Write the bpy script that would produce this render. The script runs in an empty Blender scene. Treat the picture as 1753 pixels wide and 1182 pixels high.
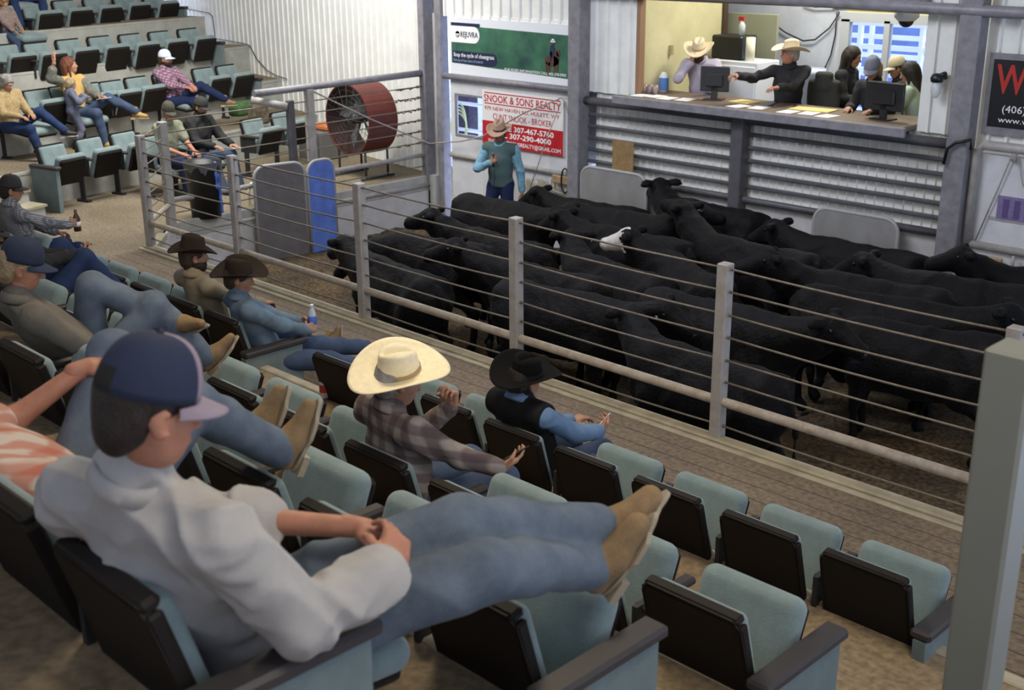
import bpy, math, random
import numpy as np
from mathutils import Vector, Matrix
random.seed(7); np.random.seed(7)
S = bpy.context.scene
COL = S.collection
# ---------------------------------------------------------------- camera
PW, PH, FPX, HOR, ROLL, YAW, CZ = 1753.0, 1182.0, 2070.0, 712.0, math.radians(-0.43), math.radians(44.77), 3.55
_p = math.atan(HOR / FPX)
_r0 = np.array([1., 0, 0]); _l0 = np.array([0, math.cos(_p), -math.sin(_p)]); _u0 = np.cross(_r0, _l0)
_r = _r0 * math.cos(ROLL) + _u0 * math.sin(ROLL); _u = _u0 * math.cos(ROLL) - _r0 * math.sin(ROLL)
_M = np.array([[math.sin(YAW), -math.cos(YAW), 0], [math.cos(YAW), math.sin(YAW), 0], [0, 0, 1.]])
RC = np.array([_r, _u, _l0]) @ _M.T
CP = np.array([0, 0, CZ])
def ray(x, y):
    return RC.T @ np.array([(x - PW / 2) / FPX, -(y - PH / 2) / FPX, 1.])
def onz(x, y, z=0.):
    d = ray(x, y); return CP + d * ((z - CP[2]) / d[2])
def ony(x, y, Y):
    d = ray(x, y); return CP + d * ((Y - CP[1]) / d[1])
def onx(x, y, X):
    d = ray(x, y); return CP + d * ((X - CP[0]) / d[0])
def atd(x, y, D):
    return CP + ray(x, y) * D
def proj(P):
    c = RC @ (np.asarray(P, float) - CP); return PW / 2 + FPX * c[0] / c[2], PH / 2 - FPX * c[1] / c[2], c[2]
cam_d = bpy.data.cameras.new('camera'); cam = bpy.data.objects.new('camera', cam_d); COL.objects.link(cam)
cam_d.sensor_fit = 'HORIZONTAL'; cam_d.sensor_width = 36.0; cam_d.lens = FPX / PW * 36.0
cam_d.clip_start = 0.05; cam_d.clip_end = 200
cam.matrix_world = Matrix(((RC[0][0], RC[1][0], -RC[2][0], CP[0]), (RC[0][1], RC[1][1], -RC[2][1], CP[1]), (RC[0][2], RC[1][2], -RC[2][2], CP[2]), (0, 0, 0, 1)))
cam_d.dof.use_dof = True; cam_d.dof.focus_distance = 8.0; cam_d.dof.aperture_fstop = 4.0
S.camera = cam
# ---------------------------------------------------------------- world, exposure, lights
S.view_settings.view_transform = 'Standard'; S.view_settings.look = 'None'
S.view_settings.exposure = 0.0; S.view_settings.gamma = 1.0; S.view_settings.use_curve_mapping = False
W = bpy.data.worlds.new('world'); S.world = W; W.use_nodes = True
W.node_tree.nodes['Background'].inputs[0].default_value = (0.62, 0.72, 1.0, 1)
W.node_tree.nodes['Background'].inputs[1].default_value = 5.0
def area(name, loc, target, size, power, col, sy=None, spread=180):
    d = bpy.data.lights.new(name, 'AREA'); d.energy = power; d.color = col; d.size = size
    if sy: d.shape = 'RECTANGLE'; d.size_y = sy
    d.spread = math.radians(spread)
    o = bpy.data.objects.new(name, d); COL.objects.link(o); o.location = loc
    o.rotation_euler = (Vector(target) - Vector(loc)).to_track_quat('-Z', 'Y').to_euler()
    return o
area('lamp_ring', (-8.0, 7.6, 5.3), (-8.4, 11.2, 0), 3.0, 290, (.80, .86, 1.0), 2.0)
area('lamp_left_stand', (-14.5, 8.5, 5.3), (-17, 9.5, 0), 3.0, 560, (1.0, .98, .93), 2.0)
area('lamp_seats', (-5.0, 4.0, 5.3), (-5.0, 4.2, 0), 1.6, 130, (1.0, .85, .62), 1.0)
area('lamp_near', (-.5, 2.2, 5.3), (-2.2, 2.0, 0), 1.4, 75, (1.0, .87, .68), 1.0)
area('lamp_booth', (-8.0, 13.4, 4.1), (-8.0, 13.4, 0), 1.2, 110, (1.0, .97, .88), .6)

# ---------------------------------------------------------------- materials
MATS = {}
def mat(name, col, rough=0.7, metal=0.0, spec=None, noise=0.0, nscale=8.0, bump=0.0, bscale=60.0, sheen=0.0, trans=0.0, coat=0.0, col2=None, em=None, ems=0.0, alpha=None):
    if name in MATS: return MATS[name]
    m = bpy.data.materials.new(name); m.use_nodes = True; nt = m.node_tree; b = nt.nodes['Principled BSDF']
    b.inputs['Base Color'].default_value = (*col, 1); b.inputs['Roughness'].default_value = rough; b.inputs['Metallic'].default_value = metal
    if spec is not None: b.inputs['Specular IOR Level'].default_value = spec
    if sheen: b.inputs['Sheen Weight'].default_value = sheen
    if trans: b.inputs['Transmission Weight'].default_value = trans
    if coat: b.inputs['Coat Weight'].default_value = coat
    if em: b.inputs['Emission Color'].default_value = (*em, 1); b.inputs['Emission Strength'].default_value = ems
    if alpha is not None: b.inputs['Alpha'].default_value = alpha
    if noise or bump:
        tc = nt.nodes.new('ShaderNodeTexCoord')
    if noise:
        n = nt.nodes.new('ShaderNodeTexNoise'); n.inputs['Scale'].default_value = nscale; n.inputs['Detail'].default_value = 5; n.inputs['Roughness'].default_value = .65
        nt.links.new(tc.outputs['Object'], n.inputs['Vector'])
        r = nt.nodes.new('ShaderNodeMapRange'); r.inputs[1].default_value = .3; r.inputs[2].default_value = .7; r.inputs[3].default_value = 0; r.inputs[4].default_value = 1
        nt.links.new(n.outputs['Fac'], r.inputs[0])
        mx = nt.nodes.new('ShaderNodeMix'); mx.data_type = 'RGBA'
        c2 = col2 if col2 else tuple(c * (1 - noise) for c in col)
        c1 = col if col2 else tuple(min(1, c * (1 + noise * .5)) for c in col)
        mx.inputs[6].default_value = (*c1, 1); mx.inputs[7].default_value = (*c2, 1)
        nt.links.new(r.outputs[0], mx.inputs[0]); nt.links.new(mx.outputs[2], b.inputs['Base Color'])
    if bump:
        n2 = nt.nodes.new('ShaderNodeTexNoise'); n2.inputs['Scale'].default_value = bscale; n2.inputs['Detail'].default_value = 4
        nt.links.new(tc.outputs['Object'], n2.inputs['Vector'])
        bp = nt.nodes.new('ShaderNodeBump'); bp.inputs['Strength'].default_value = min(1, bump); bp.inputs['Distance'].default_value = 0.01
        nt.links.new(n2.outputs['Fac'], bp.inputs['Height']); nt.links.new(bp.outputs['Normal'], b.inputs['Normal'])
    MATS[name] = m; return m
def stripes(nt, src, axis_vec, scale, duty, soft=0.06):
    """periodic band mask along a direction of object space"""
    d = nt.nodes.new('ShaderNodeVectorMath'); d.operation = 'DOT_PRODUCT'; nt.links.new(src, d.inputs[0]); d.inputs[1].default_value = axis_vec
    m = nt.nodes.new('ShaderNodeMath'); m.operation = 'MULTIPLY'; nt.links.new(d.outputs['Value'], m.inputs[0]); m.inputs[1].default_value = scale
    f = nt.nodes.new('ShaderNodeMath'); f.operation = 'FRACT'; nt.links.new(m.outputs[0], f.inputs[0])
    s = nt.nodes.new('ShaderNodeMath'); s.operation = 'SUBTRACT'; nt.links.new(f.outputs[0], s.inputs[0]); s.inputs[1].default_value = .5
    a = nt.nodes.new('ShaderNodeMath'); a.operation = 'ABSOLUTE'; nt.links.new(s.outputs[0], a.inputs[0])
    r = nt.nodes.new('ShaderNodeMapRange'); r.inputs[1].default_value = duty / 2 - soft; r.inputs[2].default_value = duty / 2 + soft; r.inputs[3].default_value = 1; r.inputs[4].default_value = 0
    nt.links.new(a.outputs[0], r.inputs[0]); return r.outputs[0]
def plaid(name, base, c1, c2=None, scale=12., duty=.45, a1=(1, .3, .15), a2=(.1, .35, 1), rough=.85, fine=None):
    if name in MATS: return MATS[name]
    m = bpy.data.materials.new(name); m.use_nodes = True; nt = m.node_tree; b = nt.nodes['Principled BSDF']; b.inputs['Roughness'].default_value = rough
    b.inputs['Specular IOR Level'].default_value = .2
    tc = nt.nodes.new('ShaderNodeTexCoord'); nz = nt.nodes.new('ShaderNodeTexNoise'); nz.inputs['Scale'].default_value = 3.
    nt.links.new(tc.outputs['Object'], nz.inputs['Vector'])
    sc = nt.nodes.new('ShaderNodeVectorMath'); sc.operation = 'SCALE'; sc.inputs['Scale'].default_value = .05; nt.links.new(nz.outputs['Color'], sc.inputs[0])
    ad = nt.nodes.new('ShaderNodeVectorMath'); ad.operation = 'ADD'; nt.links.new(tc.outputs['Object'], ad.inputs[0]); nt.links.new(sc.outputs[0], ad.inputs[1])
    src = ad.outputs[0]
    prev = None; cols = (c1, c2 or c1)
    last = base
    for ax, cc in ((a1, cols[0]), (a2, cols[1])):
        f = stripes(nt, src, ax, scale, duty)
        mul = nt.nodes.new('ShaderNodeMath'); mul.operation = 'MULTIPLY'; mul.inputs[1].default_value = .6; nt.links.new(f, mul.inputs[0])
        mx = nt.nodes.new('ShaderNodeMix'); mx.data_type = 'RGBA'; nt.links.new(mul.outputs[0], mx.inputs[0])
        if prev is None: mx.inputs[6].default_value = (*base, 1)
        else: nt.links.new(prev, mx.inputs[6])
        mx.inputs[7].default_value = (*cc, 1); prev = mx.outputs[2]
    if fine:
        f = stripes(nt, src, a1, scale * 2, .12, .03); mx = nt.nodes.new('ShaderNodeMix'); mx.data_type = 'RGBA'; nt.links.new(f, mx.inputs[0]); nt.links.new(prev, mx.inputs[6]); mx.inputs[7].default_value = (*fine, 1); prev = mx.outputs[2]
        f = stripes(nt, src, a2, scale * 2, .12, .03); mx = nt.nodes.new('ShaderNodeMix'); mx.data_type = 'RGBA'; nt.links.new(f, mx.inputs[0]); nt.links.new(prev, mx.inputs[6]); mx.inputs[7].default_value = (*fine, 1); prev = mx.outputs[2]
    nt.links.new(prev, b.inputs['Base Color']); MATS[name] = m; return m
# ---------------------------------------------------------------- mesh collector
class MB:
    def __init__(s): s.v = []; s.f = []; s.mi = []; s.sm = []
    def add(s, V, F, mi=0, smooth=False):
        o = len(s.v); s.v += [tuple(float(c) for c in v) for v in V]; s.f += [tuple(int(i) + o for i in f) for f in F]; s.mi += [mi] * len(F); s.sm += [smooth] * len(F); return s
    def box(s, lo, hi, mi=0, R=None, c=None, bev=0.0):
        lo = np.array(lo, float); hi = np.array(hi, float); ct = (lo + hi) / 2; h = (hi - lo) / 2
        if bev > 0:
            b = min(bev, h.min() * .98); V = []
            for sx in (-1, 1):
                for sy in (-1, 1):
                    for sz in (-1, 1):
                        sg = np.array([sx, sy, sz])
                        for k in range(3):
                            q = sg * (h - b); q[k] = sg[k] * h[k]; V.append(q)
            F = []; idx = lambda sx, sy, sz, k: (((sx > 0) * 4 + (sy > 0) * 2 + (sz > 0)) * 3 + k)
            for k in range(3):
                a1, a2 = [(1, 2), (2, 0), (0, 1)][k]
                for sg in (-1, 1):
                    q = []
                    for u, w in ((-1, -1), (1, -1), (1, 1), (-1, 1)):
                        t = [0, 0, 0]; t[k] = sg; t[a1] = u; t[a2] = w; q.append(idx(*t, k))
                    F.append(q if sg > 0 else q[::-1])
            for k in range(3):
                a1, a2 = [(1, 2), (2, 0), (0, 1)][k]
                for u in (-1, 1):
                    for w in (-1, 1):
                        t0 = [0, 0, 0]; t0[k] = -1; t0[a1] = u; t0[a2] = w; t1 = list(t0); t1[k] = 1
                        q = [idx(*t0, a1), idx(*t1, a1), idx(*t1, a2), idx(*t0, a2)]; F.append(q if u * w < 0 else q[::-1])
            for sx in (-1, 1):
                for sy in (-1, 1):
                    for sz in (-1, 1):
                        q = [idx(sx, sy, sz, 0), idx(sx, sy, sz, 1), idx(sx, sy, sz, 2)]; F.append(q if sx * sy * sz > 0 else q[::-1])
            V = np.array(V)
        else:
            V = np.array([[x, y, z] for x in (-h[0], h[0]) for y in (-h[1], h[1]) for z in (-h[2], h[2])])
            F = [(0, 1, 3, 2), (4, 6, 7, 5), (0, 4, 5, 1), (2, 3, 7, 6), (0, 2, 6, 4), (1, 5, 7, 3)]
        if R is not None: V = V @ np.array(R).T
        V = V + (ct if c is None else np.array(c)); return s.add(V, F, mi)
    def tube(s, pts, r, n=10, mi=0, cap=True, smooth=True, closed=False):
        P = [np.array(p, float) for p in pts]; m = len(P); rr = r if hasattr(r, '__len__') else [r] * m
        V = []; up = None
        for i in range(m):
            t = (P[(i + 1) % m] - P[i - 1]) if (closed or 0 < i < m - 1) else (P[1] - P[0] if i == 0 else P[-1] - P[-2])
            t = t / (np.linalg.norm(t) + 1e-9)
            if up is None:
                up = np.array([0, 0, 1.]) if abs(t[2]) < .9 else np.array([1., 0, 0])
            a = np.cross(t, up); a /= np.linalg.norm(a) + 1e-9; b = np.cross(a, t); up = b
            for k in range(n):
                w = 2 * math.pi * (k + .5) / n; V.append(P[i] + rr[i] * (math.cos(w) * a + math.sin(w) * b))
        F = []
        for i in range(m if closed else m - 1):
            j = (i + 1) % m
            for k in range(n):
                F.append((i * n + k, j * n + k, j * n + (k + 1) % n, i * n + (k + 1) % n))
        s.add(V, F, mi, smooth)
        if cap and not closed:
            o = len(s.v) - len(V); s.f += [tuple(o + k for k in range(n)), tuple(o + (m - 1) * n + k for k in reversed(range(n)))]; s.mi += [mi] * 2; s.sm += [False] * 2
        return s
    def lathe(s, prof, c=(0, 0, 0), n=24, mi=0, R=None, smooth=True, sx=1., sy=1.):
        V = []; F = []; m = len(prof)
        for r, z in prof:
            for k in range(n):
                w = 2 * math.pi * k / n; V.append((r * math.cos(w) * sx, r * math.sin(w) * sy, z))
        for i in range(m - 1):
            for k in range(n): F.append((i * n + k, i * n + (k + 1) % n, (i + 1) * n + (k + 1) % n, (i + 1) * n + k))
        if prof[0][0] > 1e-4: F.append(tuple(reversed(range(n))))
        if prof[-1][0] > 1e-4: F.append(tuple((m - 1) * n + k for k in range(n)))
        V = np.array(V)
        if R is not None: V = V @ np.array(R).T
        return s.add(V + np.array(c), F, mi, smooth)
    def prism(s, poly, axis, lo, hi, mi=0, M=None):
        """poly: 2-D points in the plane across axis ('x': (y,z), 'y': (x,z), 'z': (x,y))"""
        n = len(poly); V = []
        for t in (lo, hi):
            for a, b in poly:
                V.append({'x': (t, a, b), 'y': (a, t, b), 'z': (a, b, t)}[axis])
        F = [tuple(range(n)), tuple(range(2 * n - 1, n - 1, -1))] + [(i, n + i, n + (i + 1) % n, (i + 1) % n) for i in range(n)]
        V = np.array(V, float)
        if M is not None: V = V @ np.array(M).T
        return s.add(V, F, mi)
    def quad(s, a, b, c, d, mi=0): return s.add([a, b, c, d], [(0, 1, 2, 3)], mi)
    def sphere(s, c, r, n=14, mi=0, R=None):
        rx, ry, rz = (r, r, r) if not hasattr(r, '__len__') else r; V = []; F = []; m = n // 2
        for i in range(m + 1):
            t = math.pi * i / m
            for k in range(n):
                w = 2 * math.pi * k / n; V.append((rx * math.sin(t) * math.cos(w), ry * math.sin(t) * math.sin(w), rz * math.cos(t)))
        for i in range(m):
            for k in range(n): F.append((i * n + k, (i + 1) * n + k, (i + 1) * n + (k + 1) % n, i * n + (k + 1) % n))
        V = np.array(V)
        if R is not None: V = V @ np.array(R).T
        return s.add(V + np.array(c), F, mi, True)
    def xf(s, M4):
        M4 = np.array(M4); V = np.array(s.v); s.v = [tuple(v) for v in (V @ M4[:3, :3].T + M4[:3, 3])]; return s
    def build(s, name, mats, parent=None, loc=(0, 0, 0), label=None, cat=None, group=None, kind=None, rz=0., fixn=True):
        me = bpy.data.meshes.new(name); me.from_pydata(s.v, [], s.f)
        for m in (mats if isinstance(mats, (list, tuple)) else [mats]): me.materials.append(m)
        me.polygons.foreach_set('material_index', s.mi); me.polygons.foreach_set('use_smooth', s.sm)
        me.update(); 
        if fixn:
            import bmesh
            bm = bmesh.new(); bm.from_mesh(me); bmesh.ops.recalc_face_normals(bm, faces=bm.faces); bm.to_mesh(me); bm.free()
        o = bpy.data.objects.new(name, me); COL.objects.link(o); o.location = loc; o.rotation_euler = (0, 0, rz)
        if parent is not None: o.parent = parent
        return tag(o, label, cat, group, kind)
def tag(o, label=None, cat=None, group=None, kind=None):
    if label: o['label'] = label
    if cat: o['category'] = cat
    if group: o['group'] = group
    if kind: o['kind'] = kind
    return o
def empty(name, loc=(0, 0, 0), rz=0., label=None, cat=None, group=None):
    o = bpy.data.objects.new(name, None); COL.objects.link(o); o.location = loc; o.rotation_euler = (0, 0, rz); o.empty_display_size = .1
    return tag(o, label, cat, group)
def copy_tree(o, parent=None, skip=()):
    c = o.copy(); COL.objects.link(c)
    if parent is not None: c.parent = parent
    for ch in list(o.children):
        if ch.name.split('.')[0] in skip: continue
        copy_tree(ch, c, skip)
    return c
def nrm(v): v = np.asarray(v, float); return v / (np.linalg.norm(v) + 1e-9)
def frame(fwd, up=(0, 0, 1)):
    """rotation matrix whose columns are right, forward, up"""
    f = nrm(fwd); u = np.asarray(up, float); r = nrm(np.cross(f, u)); u = np.cross(r, f); return np.array([r, f, u]).T
def rotz(a): c, s = math.cos(a), math.sin(a); return np.array([[c, -s, 0], [s, c, 0], [0, 0, 1.]])
# ---------------------------------------------------------------- implicit surfaces
class SDF:
    def __init__(s): s.p = []
    def cap(s, a, b, ra, rb=None, k=.03, op='a'):
        a = np.array(a, float); b = np.array(b, float); rb = ra if rb is None else rb
        s.p.append(('c', a, b, ra, rb, k, op, np.minimum(a, b) - max(ra, rb), np.maximum(a, b) + max(ra, rb))); return s
    def ell(s, c, r, R=None, k=.03, op='a'):
        c = np.array(c, float); r = np.array(r, float) if hasattr(r, '__len__') else np.array([r] * 3, float)
        R = np.eye(3) if R is None else np.array(R); e = np.sqrt(((R * r) ** 2).sum(1))
        s.p.append(('e', c, r, R, None, k, op, c - e, c + e)); return s
    def box(s, c, h, R=None, rnd=.02, k=.02, op='a'):
        c = np.array(c, float); h = np.array(h, float); R = np.eye(3) if R is None else np.array(R); e = np.abs(R) @ h
        s.p.append(('b', c, h - rnd, R, rnd, k, op, c - e, c + e)); return s
    def plane(s, c, n): s.p.append(('h', np.array(c, float), nrm(n), None, None, 0, 'i', None, None)); return s
    def inflate(s, d):
        o = SDF()
        for q in s.p:
            q = list(q)
            if q[0] == 'c' and q[6] == 'a': q[3] += d; q[4] += d; q[7] = q[7] - d; q[8] = q[8] + d
            elif q[0] == 'e' and q[6] == 'a': q[2] = q[2] + d; q[7] = q[7] - d; q[8] = q[8] + d
            o.p.append(tuple(q))
        return o
    def mesh(s, h, wr=0., wf=18., seed=0, ws=(1, 1, 1)):
        add = [q for q in s.p if q[6] == 'a']
        lo = np.min([q[7] for q in add], 0) - 3 * h - abs(wr); hi = np.max([q[8] for q in add], 0) + 3 * h + abs(wr)
        n = np.ceil((hi - lo) / h).astype(int) + 1
        ax = [lo[i] + h * np.arange(n[i]) for i in range(3)]
        F = np.full(n, 0.5, np.float32)
        for q in s.p:
            ty, a, b, c, d, k, op, l, u = q
            if ty == 'h':
                g = (ax[0][:, None, None] - a[0]) * b[0] + (ax[1][None, :, None] - a[1]) * b[1] + (ax[2][None, None, :] - a[2]) * b[2]
                F = np.maximum(F, g.astype(np.float32)); continue
            m = k + 3 * h + .02
            i0 = np.clip(np.floor((l - m - lo) / h).astype(int), 0, n - 1); i1 = np.clip(np.ceil((u + m - lo) / h).astype(int) + 1, 1, n)
            if np.any(i1 <= i0): continue
            X = ax[0][i0[0]:i1[0], None, None]; Y = ax[1][None, i0[1]:i1[1], None]; Z = ax[2][None, None, i0[2]:i1[2]]
            if ty == 'c':
                ba = b - a; L = ba @ ba + 1e-12
                t = np.clip(((X - a[0]) * ba[0] + (Y - a[1]) * ba[1] + (Z - a[2]) * ba[2]) / L, 0, 1)
                D = np.sqrt((X - a[0] - t * ba[0]) ** 2 + (Y - a[1] - t * ba[1]) ** 2 + (Z - a[2] - t * ba[2]) ** 2) - (c + (d - c) * t)
            else:
                R = c; x = X - a[0]; y = Y - a[1]; z = Z - a[2]
                lx = x * R[0, 0] + y * R[1, 0] + z * R[2, 0]; ly = x * R[0, 1] + y * R[1, 1] + z * R[2, 1]; lz = x * R[0, 2] + y * R[1, 2] + z * R[2, 2]
                if ty == 'e':
                    k0 = np.sqrt((lx / b[0]) ** 2 + (ly / b[1]) ** 2 + (lz / b[2]) ** 2); k1 = np.sqrt((lx / b[0] ** 2) ** 2 + (ly / b[1] ** 2) ** 2 + (lz / b[2] ** 2) ** 2)
                    D = k0 * (k0 - 1) / (k1 + 1e-9)
                else:
                    qx = np.abs(lx) - b[0]; qy = np.abs(ly) - b[1]; qz = np.abs(lz) - b[2]
                    D = np.sqrt(np.maximum(qx, 0) ** 2 + np.maximum(qy, 0) ** 2 + np.maximum(qz, 0) ** 2) + np.minimum(np.maximum(np.maximum(qx, qy), qz), 0) - d
            sl = tuple(slice(i0[i], i1[i]) for i in range(3)); A = F[sl]
            if op == 'a':
                if k > 0:
                    hh = np.clip(.5 + .5 * (A - D) / k, 0, 1); F[sl] = A * (1 - hh) + D * hh - k * hh * (1 - hh)
                else: F[sl] = np.minimum(A, D)
            else:
                D = -D
                if k > 0:
                    hh = np.clip(.5 - .5 * (A - D) / k, 0, 1); F[sl] = A * (1 - hh) + D * hh + k * hh * (1 - hh)
                else: F[sl] = np.maximum(A, D)
        if wr:
            rs = np.random.RandomState(seed + 11); X = ax[0][:, None, None]; Y = ax[1][None, :, None]; Z = ax[2][None, None, :]
            wx = X * ws[0]; wy = Y * ws[1]; wz = Z * ws[2]; acc = 0
            p = rs.rand(12) * 6.28
            u1 = .35 * np.sin(wf * .35 * wx + p[0] + .8 * np.sin(wf * .3 * wz + p[1])); u2 = .35 * np.sin(wf * .4 * wy + p[2] + .7 * np.sin(wf * .33 * wx + p[3]))
            m1 = .55 + .45 * np.sin(wf * .23 * (wy * .9 - wx * .4) + 2.5 * u1 + p[5]); acc = m1 * (1 - 2 * np.abs(np.sin(wf * .5 * (wx * .45 + wz * .8 + wy * .35) + 3.2 * u2 + 1.5 * u1 + p[4])))
            acc = acc + .45 * (1 - m1) * (1 - 2 * np.abs(np.sin(wf * .9 * (wy * .6 + wz * .5 - wx * .5) + 4 * u2 + p[6])))
            acc = acc + .30 * (1 - 2 * np.abs(np.sin(wf * 1.25 * (wz * .7 - wy * .55 + wx * .4) + 5 * u1 + p[7]))) * (.5 + .5 * np.sin(wf * .4 * (wx + wy) + p[8]))
            F = F - (wr * acc).astype(np.float32)
        return snets(F, lo, h)
def snets(F, lo, h):
    I = F < 0
    n = np.array(F.shape) - 1
    cnt = np.zeros(n, np.int8)
    for i in (0, 1):
        for j in (0, 1):
            for k in (0, 1): cnt += I[i:n[0] + i, j:n[1] + j, k:n[2] + k]
    act = (cnt > 0) & (cnt < 8)
    ci = np.argwhere(act); idx = np.full(n, -1, np.int64); idx[act] = np.arange(len(ci))
    P = np.zeros((len(ci), 3)); C = np.zeros(len(ci))
    cor = [(i, j, k) for i in (0, 1) for j in (0, 1) for k in (0, 1)]
    val = {c: F[ci[:, 0] + c[0], ci[:, 1] + c[1], ci[:, 2] + c[2]] for c in cor}
    for a in cor:
        for ax in range(3):
            if a[ax]: continue
            b = list(a); b[ax] = 1; b = tuple(b); fa = val[a]; fb = val[b]; m = (fa < 0) != (fb < 0)
            t = np.where(m, fa / np.where(m, fa - fb, 1), 0)
            q = np.tile(np.array(a, float), (len(ci), 1)); q[:, ax] += t
            P[m] += q[m]; C[m] += 1
    V = lo + h * (ci + P / C[:, None])
    Q = []
    for ax in range(3):
        a1, a2 = (ax + 1) % 3, (ax + 2) % 3
        sl0 = [slice(None)] * 3; sl1 = [slice(None)] * 3; sl0[ax] = slice(0, -1); sl1[ax] = slice(1, None)
        cr = I[tuple(sl0)] != I[tuple(sl1)]; e = np.argwhere(cr)
        e = e[(e[:, a1] > 0) & (e[:, a2] > 0) & (e[:, a1] < n[a1]) & (e[:, a2] < n[a2])]
        ins = I[e[:, 0], e[:, 1], e[:, 2]]
        def g(d1, d2):
            q = e.copy(); q[:, a1] -= d1; q[:, a2] -= d2; return idx[q[:, 0], q[:, 1], q[:, 2]]
        f = np.stack([g(0, 0), g(1, 0), g(1, 1), g(0, 1)], 1); f[~ins] = f[~ins][:, ::-1]; Q.append(f)
    Q = np.concatenate(Q); return V, Q
def arr_obj(name, V, Q, mats, parent=None, loc=(0, 0, 0), smooth=True, extra=None):
    """mesh object from arrays; extra = MB with further islands (its own material indices)"""
    loc = np.array(loc, float); V = np.asarray(V) - loc
    mi = np.zeros(len(Q), np.int32); F = Q.tolist(); Vl = V.tolist()
    me = bpy.data.meshes.new(name)
    if extra is not None and extra.v:
        o = len(Vl); Vl += (np.array(extra.v) - loc).tolist(); F += [[i + o for i in f] for f in extra.f]; mi = np.concatenate([mi, np.array(extra.mi, np.int32)])
    me.from_pydata(Vl, [], F)
    for m in (mats if isinstance(mats, (list, tuple)) else [mats]): me.materials.append(m)
    me.polygons.foreach_set('material_index', mi); me.polygons.foreach_set('use_smooth', [smooth] * len(F)); me.update()
    ob = bpy.data.objects.new(name, me); COL.objects.link(ob)
    if parent is not None: ob.parent = parent
    else: ob.location = loc
    return ob
# ================================================================= THE PLACE
RISE = 0.46; RF = -0.69; WY = 12.07; FY = 6.81; CX = -13.85
EDGE = [4.70, 3.27, 2.23, 1.19, 0.15, -0.89]
CEIL = 5.6
def floor_mat(name, c1, c2, plank=None, pdir=(0, 1, 0), pscale=7., rough=.8, sp=0.35):
    m = mat(name, c1, rough, noise=.5, nscale=1.3, col2=c2, bump=.25, bscale=35, spec=.3)
    nt = m.node_tree; b = nt.nodes['Principled BSDF']; tc = [n for n in nt.nodes if n.type == 'TEX_COORD'][0]
    # speckle of dust and wear
    n = nt.nodes.new('ShaderNodeTexNoise'); n.inputs['Scale'].default_value = 26; n.inputs['Detail'].default_value = 6; nt.links.new(tc.outputs['Object'], n.inputs['Vector'])
    r = nt.nodes.new('ShaderNodeMapRange'); r.inputs[1].default_value = .35; r.inputs[2].default_value = .7; r.inputs[3].default_value = 1 - sp; r.inputs[4].default_value = 1.15; nt.links.new(n.outputs['Fac'], r.inputs[0])
    src = b.inputs['Base Color'].links[0].from_socket
    mx = nt.nodes.new('ShaderNodeMix'); mx.data_type = 'RGBA'; mx.blend_type = 'MULTIPLY'; mx.inputs[0].default_value = 1; nt.links.new(src, mx.inputs[6]); nt.links.new(r.outputs[0], mx.inputs[7])
    out = mx.outputs[2]
    if plank:
        f = stripes(nt, tc.outputs['Object'], pdir, pscale, .05, .02)
        m2 = nt.nodes.new('ShaderNodeMix'); m2.data_type = 'RGBA'; nt.links.new(f, m2.inputs[0]); nt.links.new(out, m2.inputs[6]); m2.inputs[7].default_value = (*plank, 1); out = m2.outputs[2]
    nt.links.new(out, b.inputs['Base Color']); return m
M_PLANK = floor_mat('worn_planks', (.25, .19, .13), (.17, .13, .09), plank=(.05, .035, .025), pscale=5.6)
M_PLY = floor_mat('dirty_plywood', (.33, .25, .155), (.23, .17, .10))
M_CONC = floor_mat('dusty_floor', (.27, .22, .15), (.185, .145, .095), sp=.35)
M_DIRT = floor_mat('ring_dirt', (.15, .10, .05), (.055, .04, .025), rough=.95, sp=.7)
M_NOSE = mat('cream_edge_strip', (.42, .37, .26), .6, noise=.3, nscale=6)
M_RISER = mat('painted_riser', (.30, .29, .26), .7, noise=.25, nscale=4)
M_RISER2 = mat('grey_riser_board', (.42, .42, .38), .75, noise=.2, nscale=5)
M_WALL = mat('white_ribbed_steel', (.80, .80, .76), .5, noise=.12, nscale=2.5)
M_WALLB = mat('white_panel_dirty', (.66, .66, .68), .55, noise=.35, nscale=2.2, col2=(.46, .44, .42))
M_STEEL = mat('grey_painted_steel', (.24, .23, .25), .45, noise=.3, nscale=9)
M_STEELW = mat('white_painted_steel', (.43, .42, .41), .45, noise=.35, nscale=10, col2=(.31, .28, .25))
M_DARKST = mat('dark_grey_steel', (.10, .095, .105), .5, noise=.3, nscale=8)
M_PIPE = mat('cream_pipe_rust', (.50, .45, .38), .5, noise=.8, nscale=14, col2=(.33, .25, .18))
M_WIRE = mat('galvanised_cable', (.21, .18, .14), .55, metal=.3, noise=.3, nscale=20)
M_RUST = mat('rusty_steel', (.17, .085, .045), .8, noise=.5, nscale=30)
M_CEIL = mat('ceiling_board', (.45, .44, .42), .9)
M_YEL = mat('yellow_wall_paint', (.62, .57, .33), .8, noise=.12, nscale=3)
M_BLUEW = mat('pale_blue_wall', (.50, .53, .60), .8, noise=.15, nscale=3)
M_OLIVE = mat('olive_board', (.27, .28, .20), .8)
M_BLACK = mat('black_plastic', (.012, .012, .013), .4)
M_WOOD = mat('pale_wood', (.50, .33, .17), .6, noise=.4, nscale=12)

def slab(name, lo, hi, m, kind='structure', edge=None):
    b = MB().box(lo, hi); return b.build(name, m, kind=kind)
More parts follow.
